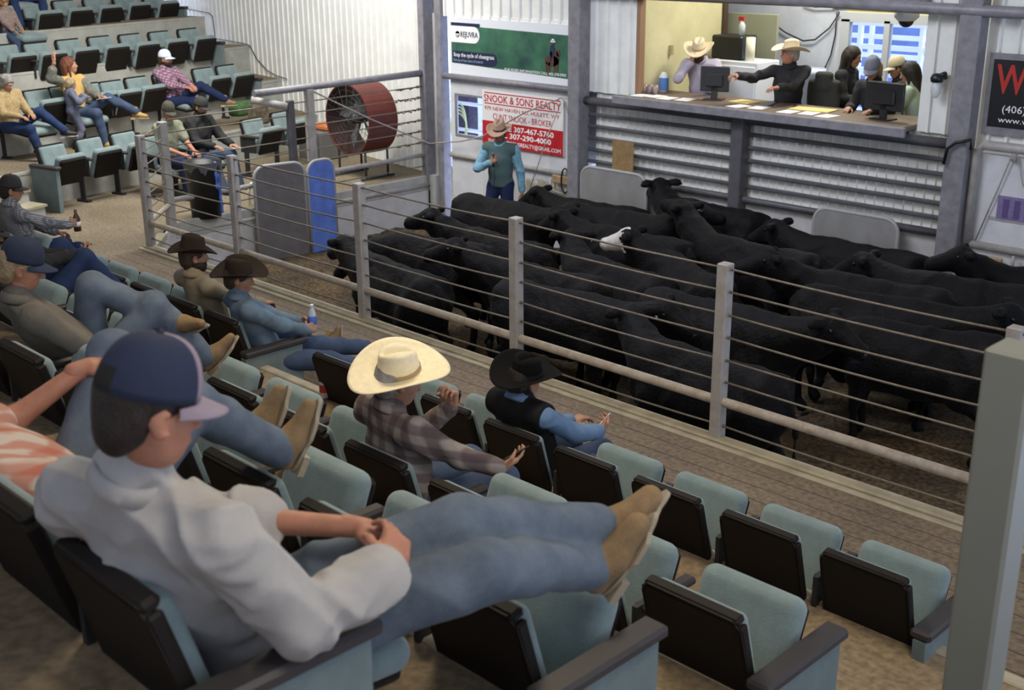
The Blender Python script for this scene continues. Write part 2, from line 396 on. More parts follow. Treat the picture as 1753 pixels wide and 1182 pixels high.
# ring dirt: a trodden, lumpy surface
def dirt():
    nx, ny = 150, 80; xs = np.linspace(CX - .2, 1.5, nx); ys = np.linspace(FY - .2, WY + .25, ny)
    X, Y = np.meshgrid(xs, ys, indexing='ij'); rs = np.random.RandomState(3); Z = np.full_like(X, RF)
    for k in range(38):
        f = 2.0 + 9 * rs.rand(); a = rs.rand() * 6.28; Z += .006 / (1 + .15 * f) * np.sin(f * (X * math.cos(a) + Y * math.sin(a)) + rs.rand() * 6.28)
    Z += rs.randn(nx, ny) * .012
    V = np.stack([X, Y, Z], -1).reshape(-1, 3); i = np.arange(nx - 1)[:, None] * ny + np.arange(ny - 1)[None, :]; i = i.ravel()
    F = np.stack([i, i + ny, i + ny + 1, i + 1], 1)
    b = MB().add(V, F, 0, True); b.build('floor', M_DIRT, kind='structure', fixn=False)
dirt()
# walkway in front of the ring and the open floor on the left, one slab with the ring cut out
slab('floor', (-12.94, EDGE[0] - .1, -.9), (2.5, FY - .06, 0), M_PLANK)
b = MB().prism([(-23, -6), (-12.94, -6), (-12.94, FY), (CX, 7.62), (CX, WY), (CX, WY + .6), (-23, 15)], 'z', -.9, 0)
b.build('floor', M_CONC, kind='structure')
# seating tiers (this side)
for k, y in enumerate(EDGE):
    z = RISE * (k + 1); y2 = EDGE[k + 1] - .05 if k + 1 < len(EDGE) else -3.2
    b = MB().box((-15.4, y2, z - RISE - .001), (2.5, y - .02, z)); b.build('floor', M_PLY, kind='structure')
    MB().box((-15.4, y - .02, z - RISE), (2.5, y, z - .045)).build('trim_%d' % (k + 1), M_RISER, kind='structure')
    MB().box((-15.4, y - .065, z - .045), (2.5, y + .015, z + .012), bev=.008).build('trim_%d' % (k + 11), M_NOSE, kind='structure')
# kerb of the ring
MB().box((-13.0, FY - .08, -.06), (2.5, FY + .03, .035), bev=.01).box((-13.0, FY - .14, -.06), (2.5, FY - .085, .015), bev=.006).build('trim_21', M_NOSE, kind='structure')
MB().box((-13.0, FY - .06, -.72), (2.5, FY + .03, -.05)).build('wall_front', M_WALLB, kind='structure')
# left stands: tiers turned by LA from the ring axis
LA = math.radians(14); LU = np.array([-math.sin(LA), math.cos(LA), 0]); LN = np.array([math.cos(LA), math.sin(LA), 0])
def LP(n, s, z=0.): return LN * n + LU * s + np.array([0, 0, z])
LEDGE = [-13.98, -15.16, -16.36, -17.56, -18.76]
LM4 = np.eye(4); LM4[:3, 0] = LN; LM4[:3, 1] = LU
for k, e in enumerate(LEDGE):
    z = .5 * (k + 1); e2 = LEDGE[k + 1] if k + 1 < len(LEDGE) else -21
    s1 = 17.6
    b = MB().box((e2 - .02, 4.0, z - .5), (e - .02, s1, z)).xf(LM4); b.build('floor', M_PLY if k else M_CONC, kind='structure')
    b = MB().box((e - .02, 4.0, z - .5), (e, s1, z - .03)).box((e - .04, 4.0, z - .03), (e + .008, s1, z + .006)).xf(LM4); b.build('trim_%d' % (k + 31), M_RISER2, kind='structure')
# steps of the aisle
for i in range(2):
    zz = .167 * (i + 1); b = MB().box((LEDGE[0] + .0, 8.75, 0), (LEDGE[0] + .30 * (2 - i), 10.22, zz - .03)).xf(LM4); b.build('trim_%d' % (71 + i), M_RISER2, kind='structure')
    b = MB().box((LEDGE[0] - .0, 8.72, zz - .03), (LEDGE[0] + .30 * (2 - i) + .02, 10.25, zz)).xf(LM4); b.build('trim_%d' % (75 + i), M_NOSE, kind='structure')
# back wall ---------------------------------------------------------------
def ribbed(x0, x1, z0, z1, y, pitch=.19, depth=.03, rib=.05, n=None):
    """wall sheet standing at y, ribs toward -y"""
    b = MB(); xs = [(x0, 0)]; x = x0 + pitch * .5
    while x + rib < x1:
        xs += [(x, 0), (x + .012, -depth), (x + rib - .012, -depth), (x + rib, 0)]; x += pitch
    xs.append((x1, 0)); V = []; F = []
    for i, (xx, d) in enumerate(xs): V += [(xx, y + d, z0), (xx, y + d, z1)]
    for i in range(len(xs) - 1): F.append((2 * i, 2 * i + 2, 2 * i + 3, 2 * i + 1))
    b.add(V, F); b.box((x0, y + .004, z0), (x1, y + .05, z1)); return b
XL, XR = -9.88, -6.08           # the clerks' opening
ZC, ZT = 1.56, 2.74
b = ribbed(-13.62, -10.92, 2.37, CEIL, WY + .02); b.box((-13.42, WY, 2.33), (-10.95, WY + .03, 2.40)); b.build('wall_back', M_WALL, kind='structure')
b = ribbed(-10.72, XL, ZC - .03, CEIL, WY + .02); b.build('wall_back', M_WALL, kind='structure')
b = ribbed(XL, XR, ZT + .1, CEIL, WY + .02); b.build('wall_back', M_WALL, kind='structure')
b = ribbed(XR, -5.62, 1.5, CEIL, WY + .02); b.build('wall_back', M_WALL, kind='structure')
b = ribbed(-5.42, 3.5, 1.40, CEIL, WY + .02); b.build('wall_back', M_WALL, kind='structure')
b = ribbed(-10.62, -5.62, .42, ZC - .02, WY + .07, pitch=.115, depth=.022, rib=.03); b.build('wall_back', M_WALL, kind='structure')
MB().box((-10.72, WY + .0, RF - .1), (-5.62, WY + .12, .46)).build('wall_back', M_WALLB, kind='structure')
# left wall, turned 8 degrees outward from the corner
A8 = math.radians(8); W0 = np.array([-13.8, WY + .06, 0]); WD = np.array([-math.cos(A8), math.sin(A8), 0]); WN = np.array([-math.sin(A8), -math.cos(A8), 0])
b = ribbed(0, 12.5, -.8, CEIL, 0, pitch=.19, depth=.020, rib=.035)
M = np.eye(4); M[:3, 0] = WD; M[:3, 1] = -WN; M[:3, 3] = W0; b.xf(M); b.build('wall_left', M_WALL, kind='structure')
MB().box((-26.5, -7, -.9), (-26.3, 15.5, CEIL)).build('wall_far', M_WALL, kind='structure')
MB().box((-26.5, -7.1, -.9), (7, -6.9, CEIL)).build('wall_near', M_WALL, kind='structure')
MB().box((6.9, -7, -.9), (7.1, 16, CEIL)).build('wall_right', M_WALL, kind='structure')
MB().box((3.4, WY, -.9), (7.1, WY + .1, CEIL)).box((-2.25, WY, RF - .2), (3.5, WY + .06, 1.46)).build('wall_back', M_WALL, kind='structure')
MB().box((-26.5, -7.1, CEIL), (7.1, 16.2, CEIL + .1)).build('ceiling', M_CEIL, kind='structure')
# stage front (retaining wall under the raised floor, left of the ring)
b = MB().box((CX - .02, 7.5, RF - .1), (CX + .05, WY + .1, -.20)).box((CX, WY - .02, RF - .1), (-13.4, WY + .12, RF + .02)).box((CX - .1, WY + .02, RF - .1), (-13.66, WY + .1, 2.4)); b.build('wall_stage', M_WALLB, kind='structure')
MB().box((CX - .04, 7.62, -.20), (CX + .03, WY, .02), bev=.01).build('trim_41', M_RISER2, kind='structure')
M45 = frame(np.array([CX + 12.94, 7.62 - FY, 0]))
d45 = np.array([CX + 12.94, 7.62 - FY, 0]); L45 = np.linalg.norm(d45); R45 = frame(d45)
b = MB().box((-.03, 0, RF - .1), (.03, L45, 0)); Mx = np.eye(4); Mx[:3, :3] = R45; Mx[:3, 3] = (-12.94, FY, 0); b.xf(Mx); b.build('wall_stage', M_WALLB, kind='structure')
MB().box((-.06, -.05, -.06), (.06, L45 * .5, .035), bev=.01).xf(Mx).build('trim_42', M_NOSE, kind='structure')
MB().box((-13.82, WY - .12, RF - .05), (-13.67, WY + .05, .03)).build('trim_43', M_RISER2, kind='structure')
# columns
def column(x0, x1, y0, y1, z0, z1, label, m=None, H=True):
    t = .018; b = MB()
    if H:
        b.box((x0, y0, z0), (x1, y0 + t, z1)); b.box((x0, y1 - t, z0), (x1, y1, z1)); xm = (x0 + x1) / 2; b.box((xm - t / 2, y0, z0), (xm + t / 2, y1, z1))
        b.box((x1 - .02, y0, z0), (x1, y1, z1))
    else: b.box((x0, y0, z0), (x1, y1, z1), bev=.01)
    return b.build('steel_column', m or M_STEEL, label=label, cat='column')
column(-13.93, -13.80, WY - .16, WY + .04, RF - .05, CEIL, 'tall grey steel column at the corner where the stage rail ends', H=False)
column(-13.69, -13.56, WY - .04, WY + .12, RF - .05, CEIL, 'thin grey steel jamb left of the green banner and white door', H=False)
column(-10.90, -10.70, WY - .20, WY + .02, RF - .05, CEIL, 'tall grey steel column between the white sign door and the slatted wall', M_STEEL, H=False)
column(-8.32, -8.16, WY - .16, WY + .02, RF - .05, 1.50, 'short dark grey column under the middle of the counter', M_DARKST, H=False)
column(-5.64, -5.42, WY - .20, WY + .0, RF - .05, CEIL, 'tall grey steel column right of the clerks\' opening', M_STEEL, H=False)
# the slatted lower wall: round rails in front of the ribs
t = empty('rail_fence', (-8.2, WY - .03, RF), label='dark grey horizontal rails over the white ribbed wall under the counter', cat='railing')
o0 = np.array([-8.2, WY - .03, RF])
def lp(p): return np.array(p) - o0
MB().tube([lp((-10.72, WY - .06, 1.42)), lp((-5.60, WY - .06, 1.42))], .055, 12).build('top_rail', M_DARKST, t)
for i in range(5):
    z = 1.24 - i * .155; MB().box(lp((-10.70, WY - .02, z - .022)), lp((-5.64, WY + .03, z + .022)), bev=.01).build('slat', M_DARKST, t)
MB().tube([lp((-10.72, WY - .05, .47)), lp((-5.60, WY - .05, .47))], .04, 12).build('bottom_rail', M_DARKST, t)
# counter
t = empty('counter', (-7.98, WY, ZC), label='long brown topped counter with a grey edge in front of the clerks', cat='counter')
MB().box((-1.87, -.30, -.06), (1.87, .62, 0.0), bev=.01).build('worktop', mat('worktop_brown', (.16, .11, .075), .5, noise=.3, nscale=5), t)
MB().box((-2.02, -.36, -.09), (1.95, -.30, .012), bev=.01).build('edge_strip', M_STEEL, t)
# beam above opening
MB().box((XL - 1.0, WY - .08, ZT - .02), (XR + .02, WY + .1, ZT + .14), bev=.02).build('trim_51', M_STEEL, kind='structure')
MB().tube([(-10.8, WY - .16, ZT + .10), (-5.45, WY - .16, ZT + .02), (-2, WY - .16, ZT + .0)], .06, 12).build('steel_pipe', M_STEEL, label='grey round pipe running above the clerks\' opening', cat='pipe')
# booth behind the opening
BY = 14.5
MB().box((XL - 1.6, WY + .1, .2), (XR + 1.8, BY + .1, .3)).build('floor', M_PLY, kind='structure')
MB().box((XL - .14, WY + .09, .3), (XL - .04, 13.86, 4.2)).build('wall_booth_left', M_YEL, kind='structure')
MB().box((XL - .10, 13.86, .3), (XL + .0, 13.95, 4.2)).build('trim_61', mat('dark_brown_trim', (.07, .04, .025), .6), kind='structure')
MB().box((XL - .04, WY + .0, ZC), (XL + .02, WY + .10, ZT)).build('trim_62', mat('brown_trim', (.28, .16, .09), .6), kind='structure')
WX0, WX1, WZ0, WZ1 = -8.42, -6.7, 1.25, 2.42
b = MB().box((-11.6, BY, .3), (WX0, BY + .12, 4.2)).box((WX0, BY, .3), (WX1, BY + .12, WZ0)).box((WX1, BY, .3), (XR + 1.8, BY + .12, 4.2)); b.build('wall_booth_back', M_BLUEW, kind='structure')
MB().box((WX0, BY, WZ1), (WX1, BY + .12, 4.2)).box((WX0 - .2, BY - .02, 2.55), (XR + 1.8, BY, 4.2)).build('wall_booth_back', M_YEL, kind='structure')
MB().box((XR + 1.7, WY + .1, .3), (XR + 1.8, BY, 4.2)).build('wall_booth_right', M_YEL, kind='structure')
MB().box((-11.7, WY + .1, .3), (-11.6, BY + .1, 4.2)).build('wall_booth_far', M_BLUEW, kind='structure')
MB().box((-11.7, WY + .1, 4.2), (XR + 1.8, BY + .1, 4.3)).build('ceiling', M_CEIL, kind='structure')
M_FRAME = mat('grey_window_frame', (.42, .44, .46), .5)
M_GLASS = mat('window_glass', (.9, .95, 1), .02, trans=1.0)
w = MB()
for (x0, x1, z0, z1) in ((WX0 - .05, WX1, WZ1 - .03, WZ1 + .09), (WX0 - .05, WX1, WZ0 - .08, WZ0), (WX0 - .05, WX0 + .07, WZ0, WZ1), (WX1 - .06, WX1, WZ0, WZ1), (-7.86, -7.78, WZ0, WZ1)):
    w.box((x0, BY - .03, z0), (x1, BY + .06, z1))
wf = w.build('window_1', M_FRAME, kind='structure')
MB().box((WX0 + .07, BY + .02, WZ0), (WX1 - .06, BY + .026, WZ1 - .03)).build('pane', M_GLASS, wf)
# olive board standing beyond the yellow wall
MB().box((-9.98, 14.0, .3), (-9.13, 14.05, 2.47), bev=.008).build('door_panel', M_OLIVE, label='olive grey door panel standing open behind the two men in cowboy hats', cat='door')
# outdoors: pens of white pipe beyond the window and the ring door
M_GND = mat('outdoor_ground', (.28, .30, .36), .9, noise=.3, nscale=1)
MB().box((-30, BY + .3, -1.0), (5, 60, -.9)).build('ground', M_GND, kind='structure')
M_WP = mat('white_pen_pipe', (.85, .86, .9), .5)
M_DP = mat('dark_pen_shade', (.04, .06, .13), .9)
M_SHED = mat('blue_grey_shed_wall', (.16, .24, .50), .8, noise=.3, nscale=2)
def pen(x0, x1, y, z0, z1, n, label, posts, off=0):
    t = empty('pen_fence', (x0, y, z0), label=label, cat='fence', group=None)
    for i in range(n):
        z = (z1 - z0) * (i + .5) / n; MB().box((0, -.02, z - .04), (x1 - x0, .02, z + .035)).build('rail', M_WP, t)
    for px in posts: MB().box((px - x0 - .03, -.05, 0), (px - x0 + .03, .03, z1 - z0)).build('post', M_WP, t)
pen(-12, -5, 17.0, .3, 2.7, 7, 'white pipe pen fence seen through the booth window, nearer of two', (-11, -9.6, -8.6, -7.4, -6.2))
pen(-14, -5, 18.6, .2, 2.6, 8, 'white pipe pen fence seen through the booth window, farther of two', (-13, -11.5, -10.3, -9.2, -8.1, -7))
MB().box((-16, 20.5, -.9), (-4, 20.8, 3.2)).build('shed', M_SHED, label='blue grey shed wall beyond the pens outside the booth window', cat='building')
# ================================================================= CHAIRS
M_TEAL = mat('teal_upholstery', (.205, .275, .275), .92, noise=.22, nscale=7, bump=.4, bscale=220, sheen=.25)
M_TEALD = mat('teal_side_panel', (.165, .215, .22), .85, noise=.2, nscale=6, bump=.3, bscale=200)
M_SHELL = mat('dark_chair_shell', (.013, .0105, .009), .6, spec=.2)
M_ARM = mat('dark_armrest', (.035, .03, .031), .55)
M_LEG = mat('black_chair_leg', (.02, .02, .022), .5)
def cushion(lo, hi, r):
    """soft pad: rounded box with a slight crown"""
    lo = np.array(lo); hi = np.array(hi); s = SDF().box((lo + hi) / 2, (hi - lo) / 2, rnd=r, k=0); return s.mesh(.012)
SW = .46   # shell width
def back_R(tilt): c, s_ = math.cos(tilt), math.sin(tilt); return np.array([[1, 0, 0], [0, c, -s_], [0, s_, c]])
BT = math.radians(16)     # back rake
def chair(tipped=True):
    t = empty('theater_seat')
    # back shell + pad, built upright then raked about its foot; facing +y
    R = back_R(BT); o = np.array([0, -.06, .36])
    def place(V): return np.asarray(V) @ R.T + o
    b = MB(); pl = [(-SW / 2 + .035, 0), (SW / 2 - .035, 0), (SW / 2, .12), (SW / 2 - .008, .44), (SW / 2 - .04, .485), (-SW / 2 + .04, .485), (-SW / 2 + .008, .44), (-SW / 2, .12)]
    b.prism(pl, 'y', -.055, -.03)
    ring = MB()
    b.box((-SW / 2 + .02, -.055, .455), (SW / 2 - .02, -.0, .49), bev=.012)
    for sx in (-1, 1): b.box((sx * (SW / 2 - .016) - .012, -.055, .08), (sx * (SW / 2 - .016) + .012, -.012, .46), bev=.008)
    b.v = [tuple(v) for v in place(b.v)]; b.build('back_shell', M_SHELL, t)
    V, Q = cushion((-SW / 2 + .028, -.035, .03), (SW / 2 - .028, .035, .465), .03)
    arr_obj('back_pad', place(V), Q, M_TEAL, t)
    SD = .41 if tipped else .46
    # seat
    if tipped:
        a = math.radians(-68); hinge = np.array([0, .05, .335])
    else:
        a = math.radians(6); hinge = np.array([0, .04, .40])
    c, s_ = math.cos(-a), math.sin(-a); RS = np.array([[1, 0, 0], [0, c, -s_], [0, s_, c]])
    V, Q = cushion((-.228, 0, -.045), (.228, SD, .065), .053); sp = arr_obj('seat_pad', V @ RS.T + hinge, Q, M_TEAL, t)
    b = MB().box((-.212, .0, -.072), (.212, SD - .025, -.02), bev=.022)
    b.v = [tuple(v) for v in np.array(b.v) @ RS.T + hinge]; b.build('seat_shell', M_SHELL, t)
    return t
def stand(t, x, endp=0, arm_z=.60):
    """one support between chairs: leg, armrest"""
    b = MB().box((x - .012, -.10, .02), (x + .012, -.02, .45)).box((x - .012, -.10, .36), (x + .012, .12, .58)).box((x - .035, -.16, 0), (x + .035, .06, .03)).box((x - .012, -.16, .36), (x + .012, -.06, .62)); b.build('leg', M_LEG, t)
    w = .032
    MB().box((x - w, -.13, arm_z - .02), (x + w, .20, arm_z + .018), bev=.012).build('armrest', M_ARM, t)
def end_panel(t, x, sx):
    b = MB().prism([(-.20, 0), (.26, 0), (.27, .56), (-.24, .56)], 'x', x - .03, x + .03); b.build('end_panel', M_TEALD, t)
    MB().box((x - .05, -.24, .565), (x + .05, .30, .61), bev=.012).build('end_armrest', M_ARM, t)
def mk(tipped):
    t = chair(tipped); stand(t, .29); return t
PR_T = mk(True); PR_D = mk(False)
PR_TE = chair(True); end_panel(PR_TE, .30, 1)
PR_DE = chair(False); end_panel(PR_DE, .30, 1)
PR_TL = chair(True); stand(PR_TL, .29); end_panel(PR_TL, -.30, -1)
PROTO = {'t': PR_T, 'd': PR_D, 'te': PR_TE, 'de': PR_DE, 'tl': PR_TL}
used_proto = set()
def place_chair(kind, loc, rz, label, group):
    if kind in used_proto: o = copy_tree(PROTO[kind])
    else: o = PROTO[kind]; used_proto.add(kind)
    o.location = loc; o.rotation_euler = (0, 0, rz)
    tag(o, label, 'theater seat', group); return o
def ordn(n): return ['first', 'second', 'third', 'fourth', 'fifth', 'sixth', 'seventh', 'eighth', 'ninth', 'tenth', 'eleventh', 'twelfth', 'thirteenth', 'fourteenth', 'fifteenth', 'sixteenth', 'seventeenth', 'eighteenth'][n]

ROWS = [  # y of the back top, floor z, x of the seat next to the aisle, pitch, indices, occupied indices, name
    (4.57, 0, -2.32, .567, list(range(8)) + [9.45 + i for i in range(9)], (4, 9.45, 10.45, 15.45), 'the front row'),
    (3.165, RISE, -2.25, .603, list(range(12)), (3, 11), 'the second row from the fence'),
    (2.12, RISE * 2, -2.30, .605, list(range(7)), (6,), 'the third row from the fence'),
    (1.07, RISE * 3, -2.36, .585, list(range(3)), (0, 1), 'the fourth row from the fence')]
SEATS = {}
for r, (y, z, x0, p, idx, occ, nm) in enumerate(ROWS):
    for n, i in enumerate(idx):
        x = x0 - p * i; loc = (x, y + .19, z); q = proj((x, y, z + .82))
        if q[0] < -60: continue
        st = 'occupied' if i in occ else 'empty'
        kind = ('d' if i in occ else 't') + ('e' if i == 0 else '')
        if i == 9.45: kind = 'de'
        where = 'last at the right end' if i == 0 else ordn(n) + ' from the right end'
        SEATS[(r, i)] = place_chair(kind, loc, 0, '%s dark-backed seat, %s of %s' % (st, where, nm), 'theater seats of ' + nm)
RZL = LA - math.pi / 2
def lchair(px, py, zf, kind, label, group, n=None, sc=1.):
    P = onz(px, py, zf + .82)
    if n is not None:      # keep the row straight: slide along the sight line to the row's line
        d = ray(px, py); t = (n - LN @ CP) / (LN @ d); P = CP + d * t
    c = P + LU * .22 + LN * .19; c[2] = zf
    c = c + LU * .22 * (sc - 1); o = place_chair(kind, tuple(c), RZL, label, group); o.scale = (sc, sc, sc); return o
LROWS = [
    ('the first row of the far stand', 0, [(63, 254, 'te'), (128, 242, 't'), (188, 232, 't')], None),
    ('the short row beside the fan', 0, [(413, 208, 't'), (464, 196, 't')], None),
    ('the second row of the far stand', .5, [(-8, 170, 'd'), (39, 161.7, 't'), (84, 155, 'd'), (130, 150.5, 't'), (170, 146, 't'), (214, 139, 't'), (262, 133, 'd'), (330, 123, 't'), (371, 118, 'tl')], -15.12),
    ('the third row of the far stand', 1.0, [(-14, 88, 't'), (40, 84.5, 't'), (97, 78.4, 't'), (151.5, 73, 't'), (205, 68.8, 't'), (256, 64, 't'), (306, 59, 'tl')], -16.25),
    ('the fourth row of the far stand', 1.5, [(-16, 21, 'd'), (37, 16.7, 't'), (91, 11.9, 't'), (144, 7.6, 't'), (195, 3.3, 't'), (246, 0, 'tl')], -17.38)]
LSEAT = {}
for nm, zf, L_, n in LROWS:
    for i, (px, py, kd) in enumerate(L_):
        if n is not None and kd[0] == 'd' and px > 0: pass
        st = 'occupied' if kd[0] == 'd' else 'empty'
        LSEAT[(nm, i)] = lchair(px, py, zf, kd, '%s teal seat, %s from the left in %s' % (st, ordn(i), nm), 'theater seats of ' + nm, None, {0: 1.02, .5: 1.05, 1.0: 1.10, 1.5: 1.12}[zf])
# seats of the two men behind the rail
for i, (px, py) in enumerate(((238, 236), (288, 227))):
    LSEAT[('men', i)] = lchair(px, py, 0, 'd', 'occupied teal theater seat behind the ring corner, ' + ('under the man in the camouflage cap' if i == 0 else 'under the man in the black jacket'), 'theater seats of the two men behind the rail')
# ================================================================= PEOPLE: BUILDERS
M_SKIN = mat('skin', (.40, .21, .13), .55, noise=.15, nscale=20, spec=.35); M_SKIN2 = mat('skin_ruddy', (.42, .19, .12), .55, noise=.2, nscale=18, spec=.35)
M_LIP = mat('lips', (.30, .10, .08), .5); M_EYEW = mat('eye_white', (.6, .57, .53), .3); M_IRIS = mat('eye_iris', (.03, .02, .015), .2)
def denim(name, c, c2): return mat(name, c, .85, noise=.5, nscale=7, col2=c2, bump=.3, bscale=260, spec=.2)
M_JEAN = denim('blue_denim', (.07, .10, .165), (.04, .06, .11)); M_JEAND = denim('dark_blue_denim', (.018, .03, .085), (.010, .016, .05))
M_JEANL = denim('light_washed_denim', (.145, .18, .225), (.08, .105, .14)); M_JEANB = denim('bright_blue_denim', (.028, .05, .125), (.016, .03, .08))
M_BOOTT = mat('tan_suede', (.24, .155, .075), .9, noise=.35, nscale=9, bump=.3, bscale=150); M_SOLE = mat('pale_boot_sole', (.35, .29, .20), .8)
M_BOOTB = mat('brown_leather', (.085, .045, .025), .6, noise=.4, nscale=8); M_BLKSHOE = mat('black_shoe', (.015, .015, .016), .6)
M_STRAW = mat('straw_hat', (.90, .79, .53), .7, noise=.12, nscale=30, bump=.3, bscale=300); M_STRAW2 = mat('pale_felt_hat', (.62, .52, .35), .85, noise=.12, nscale=12)
M_FELT = mat('black_felt', (.008, .0075, .0075), .95, spec=.1); M_FELTB = mat('dark_brown_felt', (.032, .022, .016), .95, spec=.15); M_BAND = mat('hat_band_dark', (.01, .01, .01), .6); M_BANDT = mat('hat_band_tan', (.42, .28, .13), .7)
M_TANFELT = mat('tan_felt', (.42, .28, .20), .9)
def hairmat(name, c): return mat(name, c, .6, noise=.5, nscale=40, bump=.5, bscale=120, spec=.4)
H_DARK = hairmat('dark_hair', (.022, .014, .010)); H_GREY = hairmat('grey_hair', (.30, .28, .26)); H_RED = hairmat('auburn_hair', (.16, .05, .022)); H_BLOND = hairmat('blond_hair', (.34, .25, .14)); H_GING = hairmat('ginger_hair', (.28, .13, .05)); H_BRN = hairmat('brown_hair', (.06, .035, .02))
def ik(a, c, l1, l2, pole):
    a = np.array(a, float); c = np.array(c, float); d = c - a; L = np.linalg.norm(d); mx = (l1 + l2) * .995
    if L > mx: c = a + d / L * mx; d = c - a; L = mx
    t = (l1 * l1 - l2 * l2 + L * L) / (2 * L); h = math.sqrt(max(0, l1 * l1 - t * t)); u = d / L; p = np.array(pole, float); p = p - u * (p @ u); p = nrm(p)
    return a + u * t + p * h, c
def add_eye(x, M, c, R, mi): pass
def head_mesh(c, R, s=1., h=.0055, female=False):
    c = np.array(c, float); L = lambda p: c + R @ (np.array(p, float) * s); S_ = SDF(); k = .018 * s
    def e(p, r, kk=k, op='a', Rl=None): S_.ell(L(p), np.array(r) * s, R if Rl is None else R @ Rl, kk, op)
    e((0, -.014, .028), (.076, .098, .090)); e((0, .016, -.035), (.061 if not female else .057, .074, .082), .03)
    e((0, .038, -.083), (.036, .040, .030), .03); e((.036, .045, -.022), (.022, .03, .026), .02); e((-.036, .045, -.022), (.022, .03, .026), .02)
    S_.cap(L((0, .086, .012)), L((0, .104, -.026)), .009 * s, .0135 * s, .010); e((.011, .096, -.030), (.009, .010, .008), .006); e((-.011, .096, -.030), (.009, .010, .008), .006)
    S_.cap(L((-.042, .072, .030)), L((-.014, .084, .026)), .011 * s, .011 * s, .012); S_.cap(L((.042, .072, .030)), L((.014, .084, .026)), .011 * s, .011 * s, .012)
    for sx in (-1, 1):
        e((sx * .031, .094, .008), (.018, .014, .011), .008, 's')
        e((sx * .079, -.008, -.008), (.009, .022, .032), .006, 'a', rotz(-sx * .35)); e((sx * .086, .002, -.006), (.006, .010, .018), .004, 's')
    S_.cap(L((-.02, .083, -.057)), L((.02, .083, -.057)), .008 * s, .008 * s, .010); e((0, .098, -.0575), (.026, .008, .0022), .003, 's')
    V, Q = S_.mesh(h)
    x = MB()
    for sx in (-1, 1):
        x.sphere(L((sx * .031, .0735, .008)), .0125 * s, 10, 1); x.sphere(L((sx * .031, .0815, .008)), .0058 * s, 8, 2)
    x.sphere(L((0, .0895, -.052)), np.array((.018, .005, .0042)) * s, 10, 3, R); x.sphere(L((0, .0885, -.0625)), np.array((.016, .006, .005)) * s, 10, 3, R)
    return V, Q, x
def hand_sdf(w, d, n, side, curl=.5, s=1., spread=.1, thumb=.6):
    """w wrist, d finger direction, n the way the palm faces, side +1 right / -1 left"""
    w = np.array(w, float); d = nrm(d); n = np.array(n, float); n = nrm(n - d * (n @ d)); th = nrm(np.cross(d, n)) * side; S_ = SDF()
    P = lambda a, b, c: w + (d * a + th * b + n * c) * s
    S_.cap(P(-.03, 0, 0), P(.02, 0, 0), .026 * s, .026 * s, .01)
    S_.box(P(.052, 0, 0), np.array((.040, .042, .0145)) * s, np.array([th, d, n]).T, rnd=.0135 * s, k=.016)
    S_.ell(P(.035, .026, .010), np.array((.018, .030, .016)) * s, np.array([th, d, n]).T, .012)
    for i, (b, ln) in enumerate(((.029, .074), (.0098, .082), (-.0098, .076), (-.029, .060))):
        p = P(.090 - abs(b - .005) * .15, b, 0); seg = (ln * .45, ln * .32, ln * .26); a = 0
        for j, sl in enumerate(seg):
            a += curl * (.75, .85, .55)[j] * (1 + .12 * (i - 1.5)); dirv = d * math.cos(a) + n * math.sin(a) + th * (spread * b * 8 if j == 0 else 0); q = p + nrm(dirv) * sl * s
            S_.cap(p, q, (.0092 - .0008 * j) * s, (.0086 - .0008 * j) * s, .004); p = q
    p = P(.022, .034, .008); a = thumb
    q = p + nrm(d * .75 + th * .65 + n * .25) * .042 * s; S_.cap(p, q, .0125 * s, .0105 * s, .008)
    r = q + nrm(d * (.95 - curl * .5) + th * (.30 - curl * .5) + n * (.25 + curl * .5)) * .034 * s; S_.cap(q, r, .0105 * s, .0082 * s, .004)
    return S_
def cat_mesh(parts):
    Vs = []; Qs = []; o = 0
    for V, Q in parts: Vs.append(V); Qs.append(Q + o); o += len(V)
    return np.concatenate(Vs), np.concatenate(Qs)
def shell2(Vg, nu, nv, th, closed_u=True, capn=False):
    """thickened grid surface Vg[nu*nv]; returns V, F"""
    Vg = np.asarray(Vg).reshape(nu, nv, 3)
    du = np.roll(Vg, -1, 0) - np.roll(Vg, 1, 0); dv = np.gradient(Vg, axis=1); N = np.cross(du, dv); N /= np.linalg.norm(N, axis=2, keepdims=True) + 1e-9
    A = Vg + N * th / 2; B = Vg - N * th / 2; V = np.concatenate([A.reshape(-1, 3), B.reshape(-1, 3)]); F = []; off = nu * nv
    for i in range(nu if closed_u else nu - 1):
        j = (i + 1) % nu
        for k in range(nv - 1):
            F.append((i * nv + k, j * nv + k, j * nv + k + 1, i * nv + k + 1)); F.append((off + i * nv + k, off + i * nv + k + 1, off + j * nv + k + 1, off + j * nv + k))
        for k in (0, nv - 1): F.append((i * nv + k, off + i * nv + k, off + j * nv + k, j * nv + k))
    return V, F
